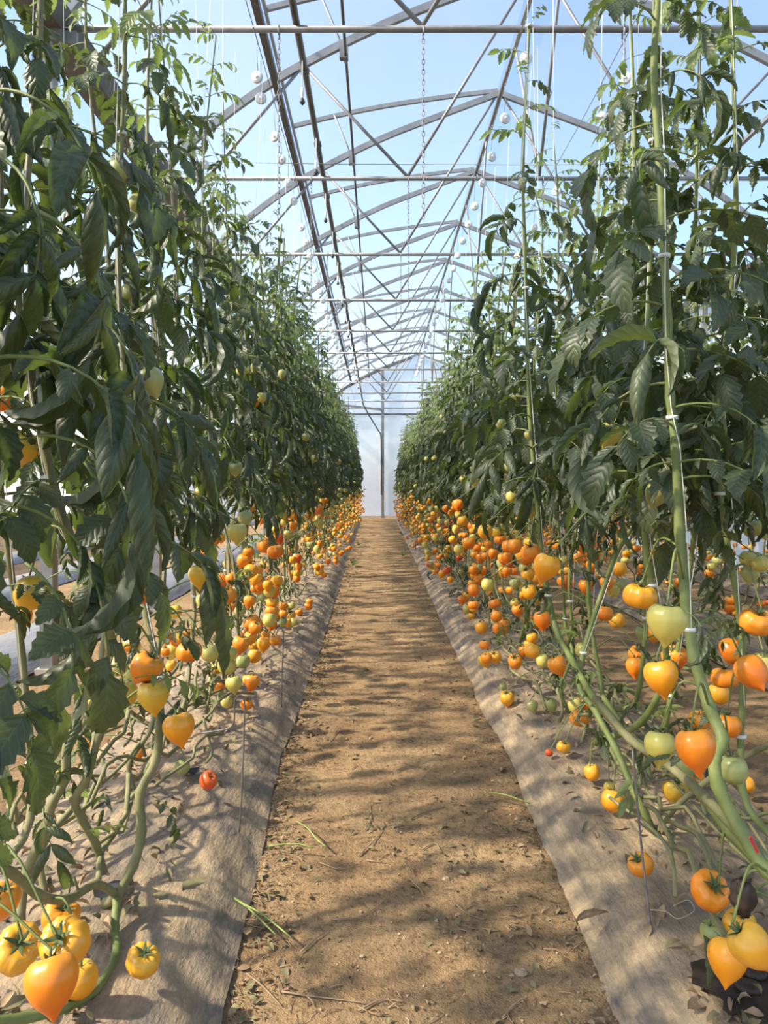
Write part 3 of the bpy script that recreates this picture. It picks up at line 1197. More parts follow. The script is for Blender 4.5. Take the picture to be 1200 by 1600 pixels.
HAND = {}
LS1 = P3([(165, 1412, 2.05), (183, 1398, 2.03), (208, 1352, 2.05), (221, 1300, 2.08), (219, 1240, 2.1), (243, 1188, 2.15), (250, 1120, 2.2), (246, 1040, 2.3), (225, 940, 2.4)])
LS1 += [Vector((-.80, 2.42, 1.35)), Vector((-.86, 2.44, 2.0)), Vector((-.84, 2.45, 2.8)), Vector((-.86, 2.45, 3.6))]
LS1b = P3([(183, 1398, 2.03), (150, 1382, 1.95), (105, 1405, 1.8), (60, 1398, 1.66), (20, 1365, 1.58), (-40, 1330, 1.5), (-120, 1290, 1.4)])
LS1c = P3([(183, 1405, 2.0), (179, 1450, 1.93), (181, 1492, 1.85), (150, 1545, 1.72), (100, 1575, 1.62), (40, 1590, 1.56), (-40, 1600, 1.5)])
LS2 = P3([(30, 1440, 1.95), (40, 1370, 2.0), (73, 1290, 2.0), (80, 1258, 2.0), (102, 1215, 2.02), (106, 1166, 2.02), (137, 1122, 2.04), (158, 1060, 2.0), (172, 1000, 1.9), (140, 890, 1.8), (105, 830, 1.75), (70, 700, 1.75), (42, 560, 1.75), (30, 440, 1.75), (40, 300, 1.8), (60, 100, 1.85)])
LS2 += [Vector((-.85, 1.87, 2.9)), Vector((-.86, 1.88, 3.5))]
LS2b = P3([(162, 1362, 2.15), (150, 1320, 2.1), (128, 1280, 2.05), (117, 1250, 2.03), (137, 1212, 2.03), (155, 1150, 2.04), (175, 1122, 2.06), (172, 1090, 2.1), (160, 1020, 2.15), (178, 950, 2.2)])
RS1 = P3([(1290, 1420, 1.5), (1200, 1362, 1.58), (1154, 1292, 1.64), (1122, 1228, 1.68), (1117, 1183, 1.7), (1129, 1155, 1.72), (1108, 1104, 1.76), (1084, 1025, 1.82), (1073, 950, 1.86), (1062, 830, 1.9), (1056, 700, 1.93), (1047, 620, 1.95), (1043, 500, 1.97), (1038, 400, 1.98), (1030, 250, 2.0), (1022, 100, 2.0)])
RS1 += [Vector((.77, 2.0, 2.8)), Vector((.78, 2.0, 3.55))]
RS1b = P3([(1250, 1392, 1.55), (1170, 1318, 1.64), (1100, 1244, 1.78), (1040, 1192, 1.95), (985, 1155, 2.15), (930, 1092, 2.45)])
RS2 = P3([(1210, 1372, 1.62), (1140, 1300, 1.72), (1075, 1220, 1.9), (992, 1160, 2.15), (933, 1098, 2.5), (893, 1030, 2.85), (868, 980, 3.0), (850, 890, 3.1), (838, 770, 3.15), (828, 650, 3.18), (823, 500, 3.2), (820, 380, 3.2), (817, 250, 3.2)])
RS2 += [Vector((.66, 3.2, 3.3))]
RS3 = P3([(1023, 1306, 2.5), (1008, 1270, 2.48), (990, 1235, 2.5), (962, 1170, 2.6), (930, 1110, 2.75), (905, 1050, 2.9), (960, 870, 3.0), (1000, 780, 3.0)])
RS3 += [Vector((1.02, 2.95, 1.9)), Vector((1.03, 2.95, 2.7)), Vector((1.0, 2.95, 3.5))]
RS3b = P3([(1023, 1306, 2.5), (1048, 1270, 2.45), (1085, 1235, 2.4), (1150, 1190, 2.3), (1230, 1150, 2.2)])
RS4 = P3([(930, 1160, 2.9), (1000, 1130, 2.6), (1040, 1050, 2.5), (1030, 960, 2.42), (1012, 880, 2.4), (1003, 760, 2.4), (1000, 680, 2.4)])
RS4 += [Vector((.88, 2.4, 1.8)), Vector((.9, 2.4, 2.6)), Vector((.9, 2.4, 3.5))]
HANDS = [(-1, LS1, [LS1b, LS1c], 2.05, .0125, 'with bare bent stems above the torn planting hole'), (-1, LS2, [LS2b], 1.95, .0125, 'with twisted stems behind the big amber cluster'),
         (1, RS1, [RS1b], 1.7, .0135, 'with the thick bright stem and large clips'), (1, RS2, [], 2.3, .011, 'whose long stem creeps diagonally before rising'),
         (1, RS3, [RS3b], 2.5, .011, 'with forked base in the black planting hole'), (1, RS4, [], 2.42, .011, 'carrying the big lime heart fruit')]

hand_roots = {}
for side, main, extra, Yh, r0, txt in HANDS:
    b = main[0]
    lab = f'near tomato plant {"left" if side < 0 else "right"} of the path {txt}'
    pl = make_plant(b.x, b.y, [main] + extra, lab, 'near tomato plants', side, main[-1].z, 1.3 if side > 0 else 1.15, 36 if side < 0 else 32, True, rng, 1.0, r0, 5, b.z, True)
    pl.side = side
    pl.auto = False
    PLANTS.append(pl)

for X0, side, step, y0, y1, txt in ROWS:
    y = y0
    i = 0
    near_n = 0
    while y < y1:
        X = X0 + rng.uniform(-.10, .10)
        yy_ = y + rng.uniform(-.06, .06)
        sgn = -1 if side < 0 else 1
        top = (3.5 if side < 0 else 3.1) + rng.uniform(-.3, .3)
        skip = (side == 1 and (yy_ < 1.7 or 1.9 < yy_ < 2.1)) or (side == -1 and 2.25 < yy_ < 2.6)
        if not skip:
            detail = side in (-1, 1) and yy_ < NEAR_Y
            mid = (side in (-1, 1) and yy_ < MID_Y) or (side == 2 and yy_ < 8)
            if detail or mid:
                lab = f'{ORD[near_n % 20]}{" next" if near_n >= 20 else ""} tomato plant from the near end, row {txt}'
                near_n += 1
                grp = f'tomato plants in the row {txt}'
            else:
                lab = f'distant leafy tomato plant with orange fruit in the row {txt}'
                grp = f'distant tomato plants in the row {txt}'
            st = auto_stem(X, yy_, rng, sgn, top, lean=(.05 * sgn))
            if detail:
                stems = [st]
                pl = make_plant(X, yy_, stems, lab, grp, sgn, top, 1.2 if side < 0 else 1.3, 50, True, rng, 1.0, .0095)
                pl.side = side
                pl.auto = yy_ > 3.9
                PLANTS.append(pl)
            else:
                root = empty('tomato_plant', (X, yy_, .1), lab, 'tomato plant', grp)
                root.rotation_euler = (0, 0, rng.choice((0, math.pi)) + rng.uniform(-.4, .4))
                root.scale = (1, 1, rng.uniform(.92, 1.06))
                pl = Plant()
                pl.root, pl.X, pl.Y, pl.side = root, X, yy_, side
                pl.auto = mid
                sg = FARV[sgn][rng.randrange(5)]
                tag(link('foliage', sg, root, Matrix.Translation((0, 0, -.05))), kind='stuff')
                root_rot = root.rotation_euler.z
                mb = MB()
                sl = smooth_path(rel(st, (X, yy_, .1)), 3)
                mb.tube(sl, .0085, 5)
                mb.build('stem', 'stem_woody', root)
                pl.stem = sl
                if not mid:
                    tag(link('fruit', FRUITV[rng.randrange(6)], root, Matrix.Identity(4)), kind='stuff')
                else:
                    root.rotation_euler = (0, 0, 0)
                PLANTS.append(pl)
        y += step
        i += 1

# fruit on the rows beyond the catalogue
for pl in PLANTS:
    if not pl.auto:
        continue
    g = random.Random(int(pl.Y * 1000) + pl.side)
    nf = 15 if pl.side < 2 else 10
    for c in range(nf // 3):
        sgn = -1 if pl.side < 0 else 1
        zc = g.uniform(.2, 1.05)
        toward = 1 if g.random() < .68 else -1
        cx = pl.X - sgn * toward * g.uniform(.06, .30)
        cy = pl.Y + g.uniform(-.22, .22)
        for q in range(3):
            P = Vector((cx + g.uniform(-.055, .055), cy + g.uniform(-.055, .055), zc + g.uniform(-.08, .08)))
            col = g.choice(CLIST)
            add_tomato(pl.root, P, g.uniform(.031, .044), col, None, None, None, g, False, pl.Y < 7)
    for q in range(1 if pl.side < 0 else 2):
        P = Vector((pl.X - (1 if pl.side > 0 else -1) * g.uniform(.1, .3), pl.Y + g.uniform(-.2, .2), g.uniform(1.1, 2.1)))
        add_tomato(pl.root, P, g.uniform(.03, .04), g.choice('ggl'), None, None, None, g, False, pl.Y < 7)

# catalogue of the fruit one can pick out near the camera: px, py, radius px, colour, kind, (tilt), size
CAT_L = [(4, 1406, 28, 'o', 'heart', (.1, .2, 0)), (29, 1481, 37, 'a', 'beef', (.75, .25, .3)), (96, 1430, 28, 'o', 'beef', (.5, 0, 1)), (102, 1471, 39, 'a', 'beef', (.75, -.35, .2)),
         (81, 1528, 40, 'o', 'heart', (-.5, -.05, .5)), (125, 1529, 28, 'a', 'round', (.1, .1, 2)),
         (285, 1198, 12, 'g', 'round', None), (279, 1134, 24, 'a', 'heart', (-.3, 0, 1)), (240, 1083, 25, 'y', 'heart', (-.1, .1, 2)), (193, 1083, 23, 'y', 'round', None), (154, 1096, 16, 'a', 'heart', None),
         (230, 1040, 25, 'o', 'heart', (.2, .5, .3)), (185, 1040, 16, 'l', 'round', None), (204, 1054, 15, 'l', 'round', None), (205, 1008, 14, 'o', 'beef', None), (296, 1018, 20, 'o', 'beef', (.2, .1, 0)), (280, 1005, 13, 'a', 'beef', None),
         (327, 1020, 15, 'l', 'round', None), (356, 1020, 14, 'l', 'round', None), (377, 1005, 14, 'o', 'heart', None), (354, 1040, 14, 'l', 'round', None), (380, 1033, 11, 'g', 'round', None), (344, 1071, 12, 'o', 'beef', None),
         (365, 1067, 13, 'l', 'heart', None), (398, 1025, 11, 'a', 'round', None), (412, 1005, 11, 'a', 'heart', None), (354, 1096, 10, 'l', 'round', None), (335, 1062, 10, 'g', 'round', None),
         (73, 1221, 18, 'a', 'heart', (.1, .3, 0)), (98, 1204, 13, 'y', 'round', None), (135, 1162, 9, 'o', 'round', None), (217, 1177, 8, 'o', 'round', None),
         (4, 622, 21, 'o', 'round', None), (6, 680, 21, 'o', 'heart', None), (40, 697, 24, 'y', 'heart', (.2, .3, 0)), (220, 923, 22, 'o', 'round', (.2, .4, 0)), (187, 940, 22, 'a', 'heart', None), (50, 925, 28, 'y', 'round', None), (35, 960, 15, 'o', 'heart', None),
         (210, 797, 21, 'y', 'heart', (0, .2, 0)), (245, 793, 15, 'l', 'heart', None), (172, 842, 15, 'g', 'round', None), (203, 850, 13, 'g', 'heart', None), (315, 772, 13, 'l', 'heart', None), (370, 830, 16, 'l', 'heart', None), (383, 808, 12, 'g', 'round', None),
         (313, 897, 18, 'y', 'heart', None), (320, 937, 14, 'l', 'round', None), (337, 952, 14, 'g', 'heart', None), (355, 930, 14, 'o', 'round', None), (393, 973, 13, 'o', 'beef', None), (350, 992, 12, 'l', 'round', None), (273, 955, 11, 'y', 'round', None), (333, 968, 9, 'o', 'round', None),
         (235, 593, 22, 'g', 'heart', None), (223, 640, 16, 'g', 'heart', (.2, .6, 0)), (367, 730, 12, 'g', 'heart', None), (20, 382, 24, 'g', 'heart', (.2, -.6, 0)), (187, 268, 19, 'g', 'round', None), (217, 318, 16, 'g', 'round', None), (203, 460, 17, 'g', 'round', None),
         (405, 910, 11, 'o', 'beef', None), (420, 923, 10, 'l', 'round', None), (430, 862, 13, 'o', 'beef', None), (412, 853, 11, 'o', 'round', None), (400, 908, 10, 'o', 'heart', None), (397, 628, 8, 'o', 'round', None), (430, 1000, 9, 'o', 'round', None), (268, 1040, 9, 'a', 'round', None)]
CAT_R = [(1031, 1163, 25, 'l', 'heart', (-.2, .1, 0)), (1087, 1165, 32, 'o', 'heart', (-.3, .0, .4)), (1071, 1194, 18, 'g', 'heart', None), (1144, 1200, 24, 'g', 'round', None), (1135, 1133, 24, 'o', 'beef', None), (1092, 1125, 16, 'o', 'round', None),
         (1033, 1053, 27, 'a', 'heart', (-.25, .1, 1)), (1054, 1025, 19, 'o', 'heart', (.2, -.4, 0)), (992, 1040, 15, 'o', 'heart', None), (996, 1021, 14, 'o', 'beef', (.6, 0, 0)), (1144, 1019, 22, 'o', 'beef', (.3, 1.2, 0)), (1173, 1048, 26, 'o', 'heart', (-.9, -.3, 0)), (1133, 1058, 21, 'o', 'beef', None),
         (1123, 1083, 17, 'a', 'round', None), (1150, 1025, 13, 'o', 'round', None), (1193, 1040, 22, 'l', 'round', None), (958, 1250, 18, 'a', 'round', None), (925, 1206, 13, 'a', 'round', None), (952, 1230, 9, 'y', 'round', None), (1054, 1233, 19, 'y', 'heart', None), (1090, 1215, 10, 'o', 'round', None), (1165, 1225, 13, 'a', 'round', None),
         (1110, 1391, 30, 'o', 'beef', (.75, .1, 0)), (1112, 1456, 18, 'g', 'round', None), (1137, 1494, 31, 'a', 'heart', (-.55, .35, 0)), (1171, 1474, 34, 'a', 'heart', (-.3, -.75, 0)), (1156, 1446, 26, 'a', 'round', (.3, 0, 0)),
         (906, 1122, 15, 'o', 'beef', None), (899, 1102, 12, 'l', 'round', None), (860, 1100, 11, 'g', 'heart', None), (832, 1102, 9, 'g', 'heart', None), (792, 1090, 12, 'a', 'heart', None), (786, 1073, 6, 'g', 'round', None), (917, 1100, 10, 'o', 'round', None),
         (870, 1037, 15, 'o', 'heart', None), (848, 1032, 11, 'l', 'round', None), (832, 1016, 13, 'a', 'round', None), (805, 1033, 12, 'o', 'heart', None), (760, 1028, 9, 'o', 'round', None), (910, 1015, 12, 'l', 'round', None), (881, 1167, 11, 'a', 'beef', None), (858, 1176, 6, 'r', 'round', None),
         (1019, 591, 16, 'g', 'round', None), (953, 677, 19, 'l', 'heart', (.2, .3, 0)), (935, 672, 13, 'g', 'round', None), (1028, 769, 20, 'g', 'heart', (.1, .35, 0)), (1062, 800, 18, 'g', 'heart', None), (1147, 757, 11, 'g', 'heart', None), (1188, 823, 15, 'g', 'heart', None), (1173, 828, 12, 'g', 'round', None),
         (1050, 860, 13, 'g', 'round', None), (1035, 873, 13, 'g', 'round', None), (1000, 931, 25, 'a', 'beef', (.1, .1, 0)), (1042, 968, 30, 'l', 'heart', (.05, .05, 1)), (1022, 988, 14, 'a', 'heart', None), (1002, 988, 10, 'g', 'heart', None), (971, 913, 10, 'g', 'round', None), (967, 888, 12, 'a', 'round', None),
         (943, 958, 15, 'o', 'beef', None), (964, 969, 12, 'a', 'round', None), (915, 915, 12, 'o', 'heart', None), (848, 967, 14, 'o', 'heart', None), (827, 925, 12, 'a', 'round', None), (830, 863, 17, 'o', 'beef', None), (855, 883, 22, 'a', 'heart', None), (845, 872, 9, 'g', 'beef', None), (820, 887, 10, 'g', 'round', None), (805, 853, 12, 'o', 'round', None),
         (928, 867, 12, 'o', 'round', None), (915, 857, 11, 'o', 'heart', None), (902, 870, 10, 'o', 'round', None), (873, 850, 10, 'o', 'round', None), (1182, 972, 25, 'o', 'beef', None), (1170, 873, 14, 'l', 'round', None), (1172, 895, 14, 'g', 'heart', None), (1188, 880, 13, 'l', 'round', None),
         (827, 798, 10, 'l', 'heart', None), (815, 783, 10, 'l', 'heart', None), (800, 776, 10, 'l', 'round', None), (823, 692, 9, 'g', 'round', None), (807, 622, 8, 'g', 'round', None), (758, 830, 12, 'a', 'heart', None), (733, 848, 10, 'o', 'round', None), (715, 788, 9, 'o', 'heart', None), (723, 813, 8, 'a', 'round', None), (717, 858, 8, 'l', 'round', None),
         (762, 913, 11, 'l', 'round', None), (740, 922, 10, 'o', 'round', None), (740, 945, 9, 'o', 'beef', None), (752, 980, 10, 'a', 'round', None), (776, 962, 10, 'o', 'round', None), (773, 943, 10, 'o', 'beef', None), (795, 853, 11, 'o', 'round', None), (948, 452, 13, 'g', 'beef', None)]
g = random.Random(77)
for lst, side in ((CAT_L, -1), (CAT_R, 1)):
    cand = [p for p in PLANTS if p.side == side and hasattr(p, 'main')]
    for px, py, rp, col, kind, tilt in lst:
        rm = .043 if col in 'oay' else .039
        if rp < 10:
            rm = .034
        if kind == 'beef':
            rm *= 1.06
        Y = rm * F / rp
        # keep the fruit within reach of its row
        lo, hi = (.42, 1.35) if side < 0 else (.50, 1.60)
        ax = abs(px - VX) / F
        Y = min(max(Y, lo / ax), hi / ax) if ax > .05 else Y
        Y = max(1.2, Y)
        r = rp * Y / F
        P = at(px, py, Y)
        while P.z - r * .95 < bed_z(side, P.x, P.y) + .03 and Y > 1.2:
            Y -= .02
            r = rp * Y / F
            P = at(px, py, Y)
        pl = min(cand, key=lambda q: min((s + Vector(q.root.location) - P - Vector((0, 0, .1))).length for s in q.stem[::3]))
        add_tomato(pl.root, P, r, col, kind, tilt, pl.stem, g)

fallen(224, 1500, 1.74, .040, 'a', 'beef', (.35, .25, 0), 'amber ribbed tomato resting on the left mulch film near the foreground')
fallen(326, 1219, 2.77, .034, 'r', 'round', (.4, .6, 0), 'red-orange overripe tomato lying on the left mulch film')
fallen(1001, 1350, 2.16, .037, 'o', 'beef', (.3, -.6, 0), 'orange tomato lying on the right mulch film behind the wire peg')

# extra big drooping leaves on the nearest left plants
hp = [p for p in PLANTS if p.side == -1 and p.Y < 2.3]
EXTRA = [((40, 880, 1.3), -.5, .75, 'flat', .85), ((130, 880, 1.5), -.9, .6, 'flat', .8), ((-70, 1000, 1.15), -.4, .45, 'flat', .7), ((-70, 1080, 1.1), -.5, .7, 'flat', .62), ((-60, 1190, 1.1), -.7, 1.0, 'flat', .5),
         ((60, 680, 1.45), -.3, .4, 'rolled', 1.0), ((130, 720, 1.6), -.7, .8, 'flat', .9), ((180, 830, 1.8), .2, .4, 'rolled', 1.0), ((60, 330, 1.5), -.2, .7, 'rolled', 1.1), ((120, 480, 1.6), -.4, .6, 'rolled', 1.1),
         ((-20, 560, 1.25), -.1, .3, 'rolled', 1.0), ((30, 790, 1.4), .3, .5, 'rolled', .9), ((100, 380, 1.7), -.3, .8, 'rolled', 1.1), ((140, 560, 1.75), -.2, .9, 'rolled', 1.1), ((-10, 140, 1.3), -.3, .6, 'rolled', .9), ((10, 250, 1.4), -.5, .8, 'rolled', 1.0)]
for (px, py, Y), yaw, pitch, st, sc in EXTRA:
    P = at(px, py, Y)
    pl = min(hp, key=lambda q: abs(q.Y - Y))
    link('leaf', rng.choice(LMESH[st]), pl.root, leaf_matrix(P - Vector(pl.root.location), yaw, pitch, rng.uniform(-.3, .3), sc))

# ------------------------------------------------------------------ ground-level tangle, pegs, litter
g = random.Random(11)
for side, X0, txt in ((-1, -.95, 'left'), (1, 1.05, 'right')):
    mb = MB()
    for i in range(150):
        y = 2.4 + 27 * (i / 150) ** 1.5
        x = X0 + g.uniform(-.22, .22)
        a = g.uniform(-.5, .5) + (math.pi if g.random() < .5 else 0)
        L = g.uniform(.35, .9)
        pts = []
        z = .15
        for q in range(6):
            t_ = q / 5
            pts.append((x + math.sin(a) * L * t_ * .4 + g.uniform(-.03, .03), y + math.cos(a) * L * t_, z + .05 + .10 * math.sin(math.pi * t_) * g.random() + g.uniform(0, .06)))
        mb.tube(smooth_path(pts, 2), g.uniform(.005, .009), 5)
    tag(mb.build('bare_stems', ['stem_woody']), f'tangle of bare lowered vine stems lying along the {txt} bed', 'vine stems', kind='stuff')
    mb = MB()
    for i in range(1100):
        y = 1.6 + 28 * (i / 1200) ** 1.8
        x = X0 + g.uniform(-.32, .32)
        src = PNP['flat'][g.randrange(7)]
        V, Fs, UV = leaflet(g.uniform(.03, .065), .012, g.uniform(1, 4), g.uniform(.3, 2), g, 4, 2)
        z = bed_z(side, x, y) + g.uniform(.018, .045) if (g.random() < .6 or y < 5) else g.uniform(.2, .85)
        mb.add(xform(V, Matrix.Translation((x, y, z)) @ Euler((g.uniform(-1, 1), g.uniform(-.6, .9), g.uniform(0, 6.28))).to_matrix().to_4x4()), Fs, UV, mi=0 if g.random() < .5 else 1)
    tag(mb.build('withered_leaves', ['dry_leaf', 'wilted_leaf']), f'withered brown leaf scraps under the {txt} row', 'leaf litter', kind='stuff')

# wire pegs pinning the film
PEGS = [([(1010, 1462, 2.0), (1016, 1452, 2.0), (1003, 1330, 2.08), (990, 1190, 2.12), (990, 1170, 2.14), (1000, 1160, 2.14), (1008, 1172, 2.14), (1010, 1214, 2.14), (1020, 1220, 2.16), (1062, 1215, 2.3)], 'bent grey wire peg in the right mulch film by the fallen orange tomato'),
        ([(374, 1300, 2.6), (377, 1250, 2.6), (381, 1150, 2.62), (382, 1098, 2.63), (376, 1087, 2.63), (367, 1095, 2.63), (365, 1130, 2.64), (350, 1140, 2.66), (310, 1146, 2.7)], 'bent grey wire peg in the left mulch film beside the fallen red tomato'),
        ([(440, 1105, 3.62), (441, 1050, 3.62), (443, 1000, 3.64), (442, 985, 3.64), (436, 982, 3.64), (431, 992, 3.64)], 'thin wire peg farther along the left mulch film'),
        ([(70, 1258, 2.7), (70, 1200, 2.7), (71, 1132, 2.7), (78, 1120, 2.7), (90, 1121, 2.7), (97, 1150, 2.7)], 'hooped wire peg at the outer edge of the left bed'),
        ([(913, 1042, 4.6), (912, 985, 4.6), (910, 978, 4.6), (920, 976, 4.6), (924, 990, 4.6), (930, 1040, 4.6)], 'hooped wire peg at the outer edge of the right bed')]
for pts, lab in PEGS:
    mb = MB()
    W = P3(pts)
    mb.tube(smooth_path(W, 4), .0032, 6)
    tag(mb.build('wire_peg', 'peg_wire'), lab, 'wire peg', 'wire pegs in the mulch film')

# black planting holes in the film
for (px, py, Y, rx, lab) in ((170, 1410, 2.10, .045, 'torn black planting hole in the left film at the nearest stem'), (1030, 1312, 2.49, .03, 'small black planting hole in the right film at the forked stem'), (303, 1214, 3.0, .035, 'dark planting hole in the left film beside the red tomato')):
    P = at(px, py, Y)
    mb = MB()
    s = -1 if P.x < 0 else 1
    z = bed_z(s, P.x, P.y) + .022
    N = 12
    ring = [(P.x + rx * math.cos(math.tau * i / N) * g.uniform(.6, 1.1), P.y + 1.3 * rx * math.sin(math.tau * i / N) * g.uniform(.6, 1.1), z + .004 + .006 * g.random()) for i in range(N)]
    mb.add(ring + [(P.x, P.y, z - .012)], [(i, (i + 1) % N, N) for i in range(N)])
    tag(mb.build('planting_hole', 'black_plastic'), lab, 'hole', 'planting holes in the film')

# rotten fruit and damp patch at the bottom right corner
P = at(1170, 1560, 1.7)
z = bed_z(1, P.x, P.y) + .02
rt = empty('rotten_fruit', (P.x, P.y, z), 'blackened rotten fruit mush on the right film in the bottom corner', 'rotten fruit')
mb = MB()
N = 26
V = [(0, 0, .012)] + [(.11 * (1 + .35 * math.sin(3 * a + 1) + g.uniform(-.15, .15)) * math.cos(a), .10 * (1 + .3 * math.sin(4 * a) + g.uniform(-.15, .15)) * math.sin(a), .001) for a in [math.tau * i / N for i in range(N)]]
mb.add(V, [(0, 1 + i, 1 + (i + 1) % N) for i in range(N)])
mb.build('stain', 'rotten', rt)
for q, (x, y) in enumerate(((0, 0), (.04, .05), (-.03, .06))):
    src = TOM['beef'][q]
    mb = MB()
    mb.add(np.array(src.v) * np.array((.03, .026, .014)) + np.array((x, y, .015)), src.f)
    mb.build('pulp', 'rotten', rt)
P = at(1162, 1400, 1.62)
mb = MB()
src = TOM['round'][1]
Vn = [(a * .026 * (1 + .5 * noise.noise(Vector((a, b, c)) * 2.6)), b * .024, c * .042 * (1 + .35 * noise.noise(Vector((a, b, c)) * 3))) for a, b, c in src.v]
mb.add([Vector(v) + P for v in Vn], src.f)
tag(mb.build('shrivelled_tomato', 'rotten'), 'black shrivelled tomato hanging above the amber cluster at lower right', 'tomato')


def leaf_thing(name, px, py, Y, L, wd, roll, droop, yaw, mat, label, cat, rx=0, ry=0, dz=.012):
    P = at(px, py, Y)
    V, Fs, UV = leaflet(L, wd, roll, droop, g, 10, 6)
    mb = MB()
    mb.add(xform(V, Euler((rx, ry, yaw)).to_matrix().to_4x4()), Fs, UV)
    o = mb.build(name, mat)
    o.location = P + Vector((0, 0, dz))
    return tag(o, label, cat, 'loose leaves on the ground')


leaf_thing('curled_leaf', 1100, 1470, 1.66, .12, .03, 4.5, .2, .3, 'leaf', 'long curled green leaf hanging below the pale green fruit', 'leaf', 0, 1.45)
leaf_thing('fallen_leaf', 285, 1398, 2.10, .09, .03, .6, .3, .9, 'wilted_leaf', 'wilted grey-green leaf lying on the left mulch film', 'leaf', 0, -.1)
leaf_thing('fallen_leaf', 262, 1412, 2.06, .06, .02, .6, .3, 2.6, 'wilted_leaf', 'small wilted leaf next to the planting hole on the left film', 'leaf', 0, -.1)
leaf_thing('dry_leaf', 900, 1456, 2.06, .11, .02, 3.6, .2, .35, 'dry_leaf', 'rolled dry leaf on the edge of the right mulch film', 'leaf', 0, 0, .03)
leaf_thing('dry_leaf', 1120, 1565, 1.72, .09, .018, 1.0, .2, -.9, 'wilted_leaf', 'pale yellowish narrow leaf beside the rotten fruit', 'leaf', 0, 0, .02)
leaf_thing('dry_leaf', 1075, 1590, 1.68, .08, .022, 2.2, .4, .4, 'dry_leaf', 'crumpled dry leaf at the bottom edge of the right film', 'leaf', 0, 0, .02)
leaf_thing('dry_leaf', 920, 1215, 3.0, .10, .02, 3.2, .5, 1.4, 'dry_leaf', 'crumpled dry leaf hanging by the amber fruit on the right bed', 'leaf', 0, .9, .05)
leaf_thing('dry_leaf', 385, 1470, 2.1, .045, .014, 1.4, .4, 1.6, 'dry_leaf', 'small pale dry leaf at the left edge of the path', 'leaf', 0, 0, .015)

# stones
for (px, py, s, lab) in ((814, 1527, .014, 'small pale stone on the path at lower right'), (697, 1377, .010, 'small pale stone in the middle of the path'), (687, 1492, .006, 'tiny brown stone on the path'), (566, 1498, .005, 'tiny grey stone on the path')):
    Y = EYE * F / (py - VY)
    P = at(px, py, Y)
    mb = MB()
    src = TLOW['round'][0]
    mb.add([Vector((a * s * 1.2, b * s, c * s * .7)) * (1 + .35 * noise.noise(Vector((a, b, c)) * 1.7 + Vector((px, 0, 0)))) + Vector((P.x, P.y, soil_h(P.x, P.y) + s * .35)) for a, b, c in src.v], src.f)
    tag(mb.build('stone', 'stone', None, False), lab, 'stone', 'stones on the path')

# green grass stalks lying on the path edge
for pts, lab in (([(345, 1390), (380, 1420), (410, 1437), (455, 1467)], 'fresh green stalk lying across the left film edge'), ([(350, 1398), (385, 1425), (430, 1462)], 'thin green stalk beside the longer one on the left film edge'),
                 ([(463, 1285), (480, 1300), (495, 1318), (510, 1325)], 'pale green stalk on the left side of the path'), ([(420, 1324), (460, 1325), (490, 1327)], 'straight thin stalk lying beside the left film'), ([(765, 1240), (790, 1248), (828, 1257)], 'yellow-green straw on the right half of the path')):
    mb = MB()
    W = []
    for i, (px, py) in enumerate(pts):
        Y = (EYE - .03) * F / (py - VY)
        W.append(at(px, py, Y) + Vector((0, 0, .004 + (.012 if 0 < i < len(pts) - 1 else 0))))
    mb.tube(smooth_path(W, 4), .0028, 5)
    tag(mb.build('grass_stalk', 'grass_green'), lab, 'stalk', 'green stalks on the path')

# twigs one can pick out
TW = [([(470, 1492), (495, 1470), (512, 1455)], 'forked'), ([(385, 1525), (410, 1545), (440, 1575)], 'long'), ([(440, 1555), (480, 1560), (530, 1565), (575, 1572)], 'crooked'), ([(560, 1585), (600, 1565), (625, 1580)], 'bent'),
      ([(785, 1595), (805, 1575), (825, 1565)], 'stout'), ([(520, 1440), (560, 1435), (600, 1412)], 'arched'), ([(640, 1283), (665, 1270), (695, 1262)], 'slender'), ([(570, 1300), (580, 1280), (578, 1258)], 'short upright'),
      ([(560, 1340), (590, 1310), (600, 1290)], 'pale'), ([(660, 1330), (680, 1320), (690, 1335)], 'curled'), ([(500, 1350), (530, 1362), (560, 1355)], 'thin'), ([(710, 1415), (730, 1430), (755, 1440)], 'dark'), ([(790, 1450), (800, 1460), (808, 1472)], 'stubby'),
      ([(550, 1202), (558, 1196), (566, 1204)], 'little'), ([(515, 1160), (525, 1148), (530, 1138)], 'faint'), ([(640, 1375), (655, 1390), (662, 1400)], 'upright')]
for pts, adj in TW:
    mb = MB()
    W = []
    for px, py in pts:
        P = at(px, py, EYE * F / (py - VY))
        W.append(Vector((P.x, P.y, soil_h(P.x, P.y) + .006)))
    sp_ = smooth_path(W, 4)
    mb.tube(sp_, [.0027 * (1 - .6 * i / len(sp_)) for i in range(len(sp_))], 5)
    Y = W[0].y
    where = 'near the bottom edge' if pts[0][1] > 1480 else 'in the middle stretch' if pts[0][1] > 1240 else 'farther off'
    tag(mb.build('twig', 'twig'), f'{adj} dry twig lying on the path {where}', 'twig', 'dry twigs on the path')

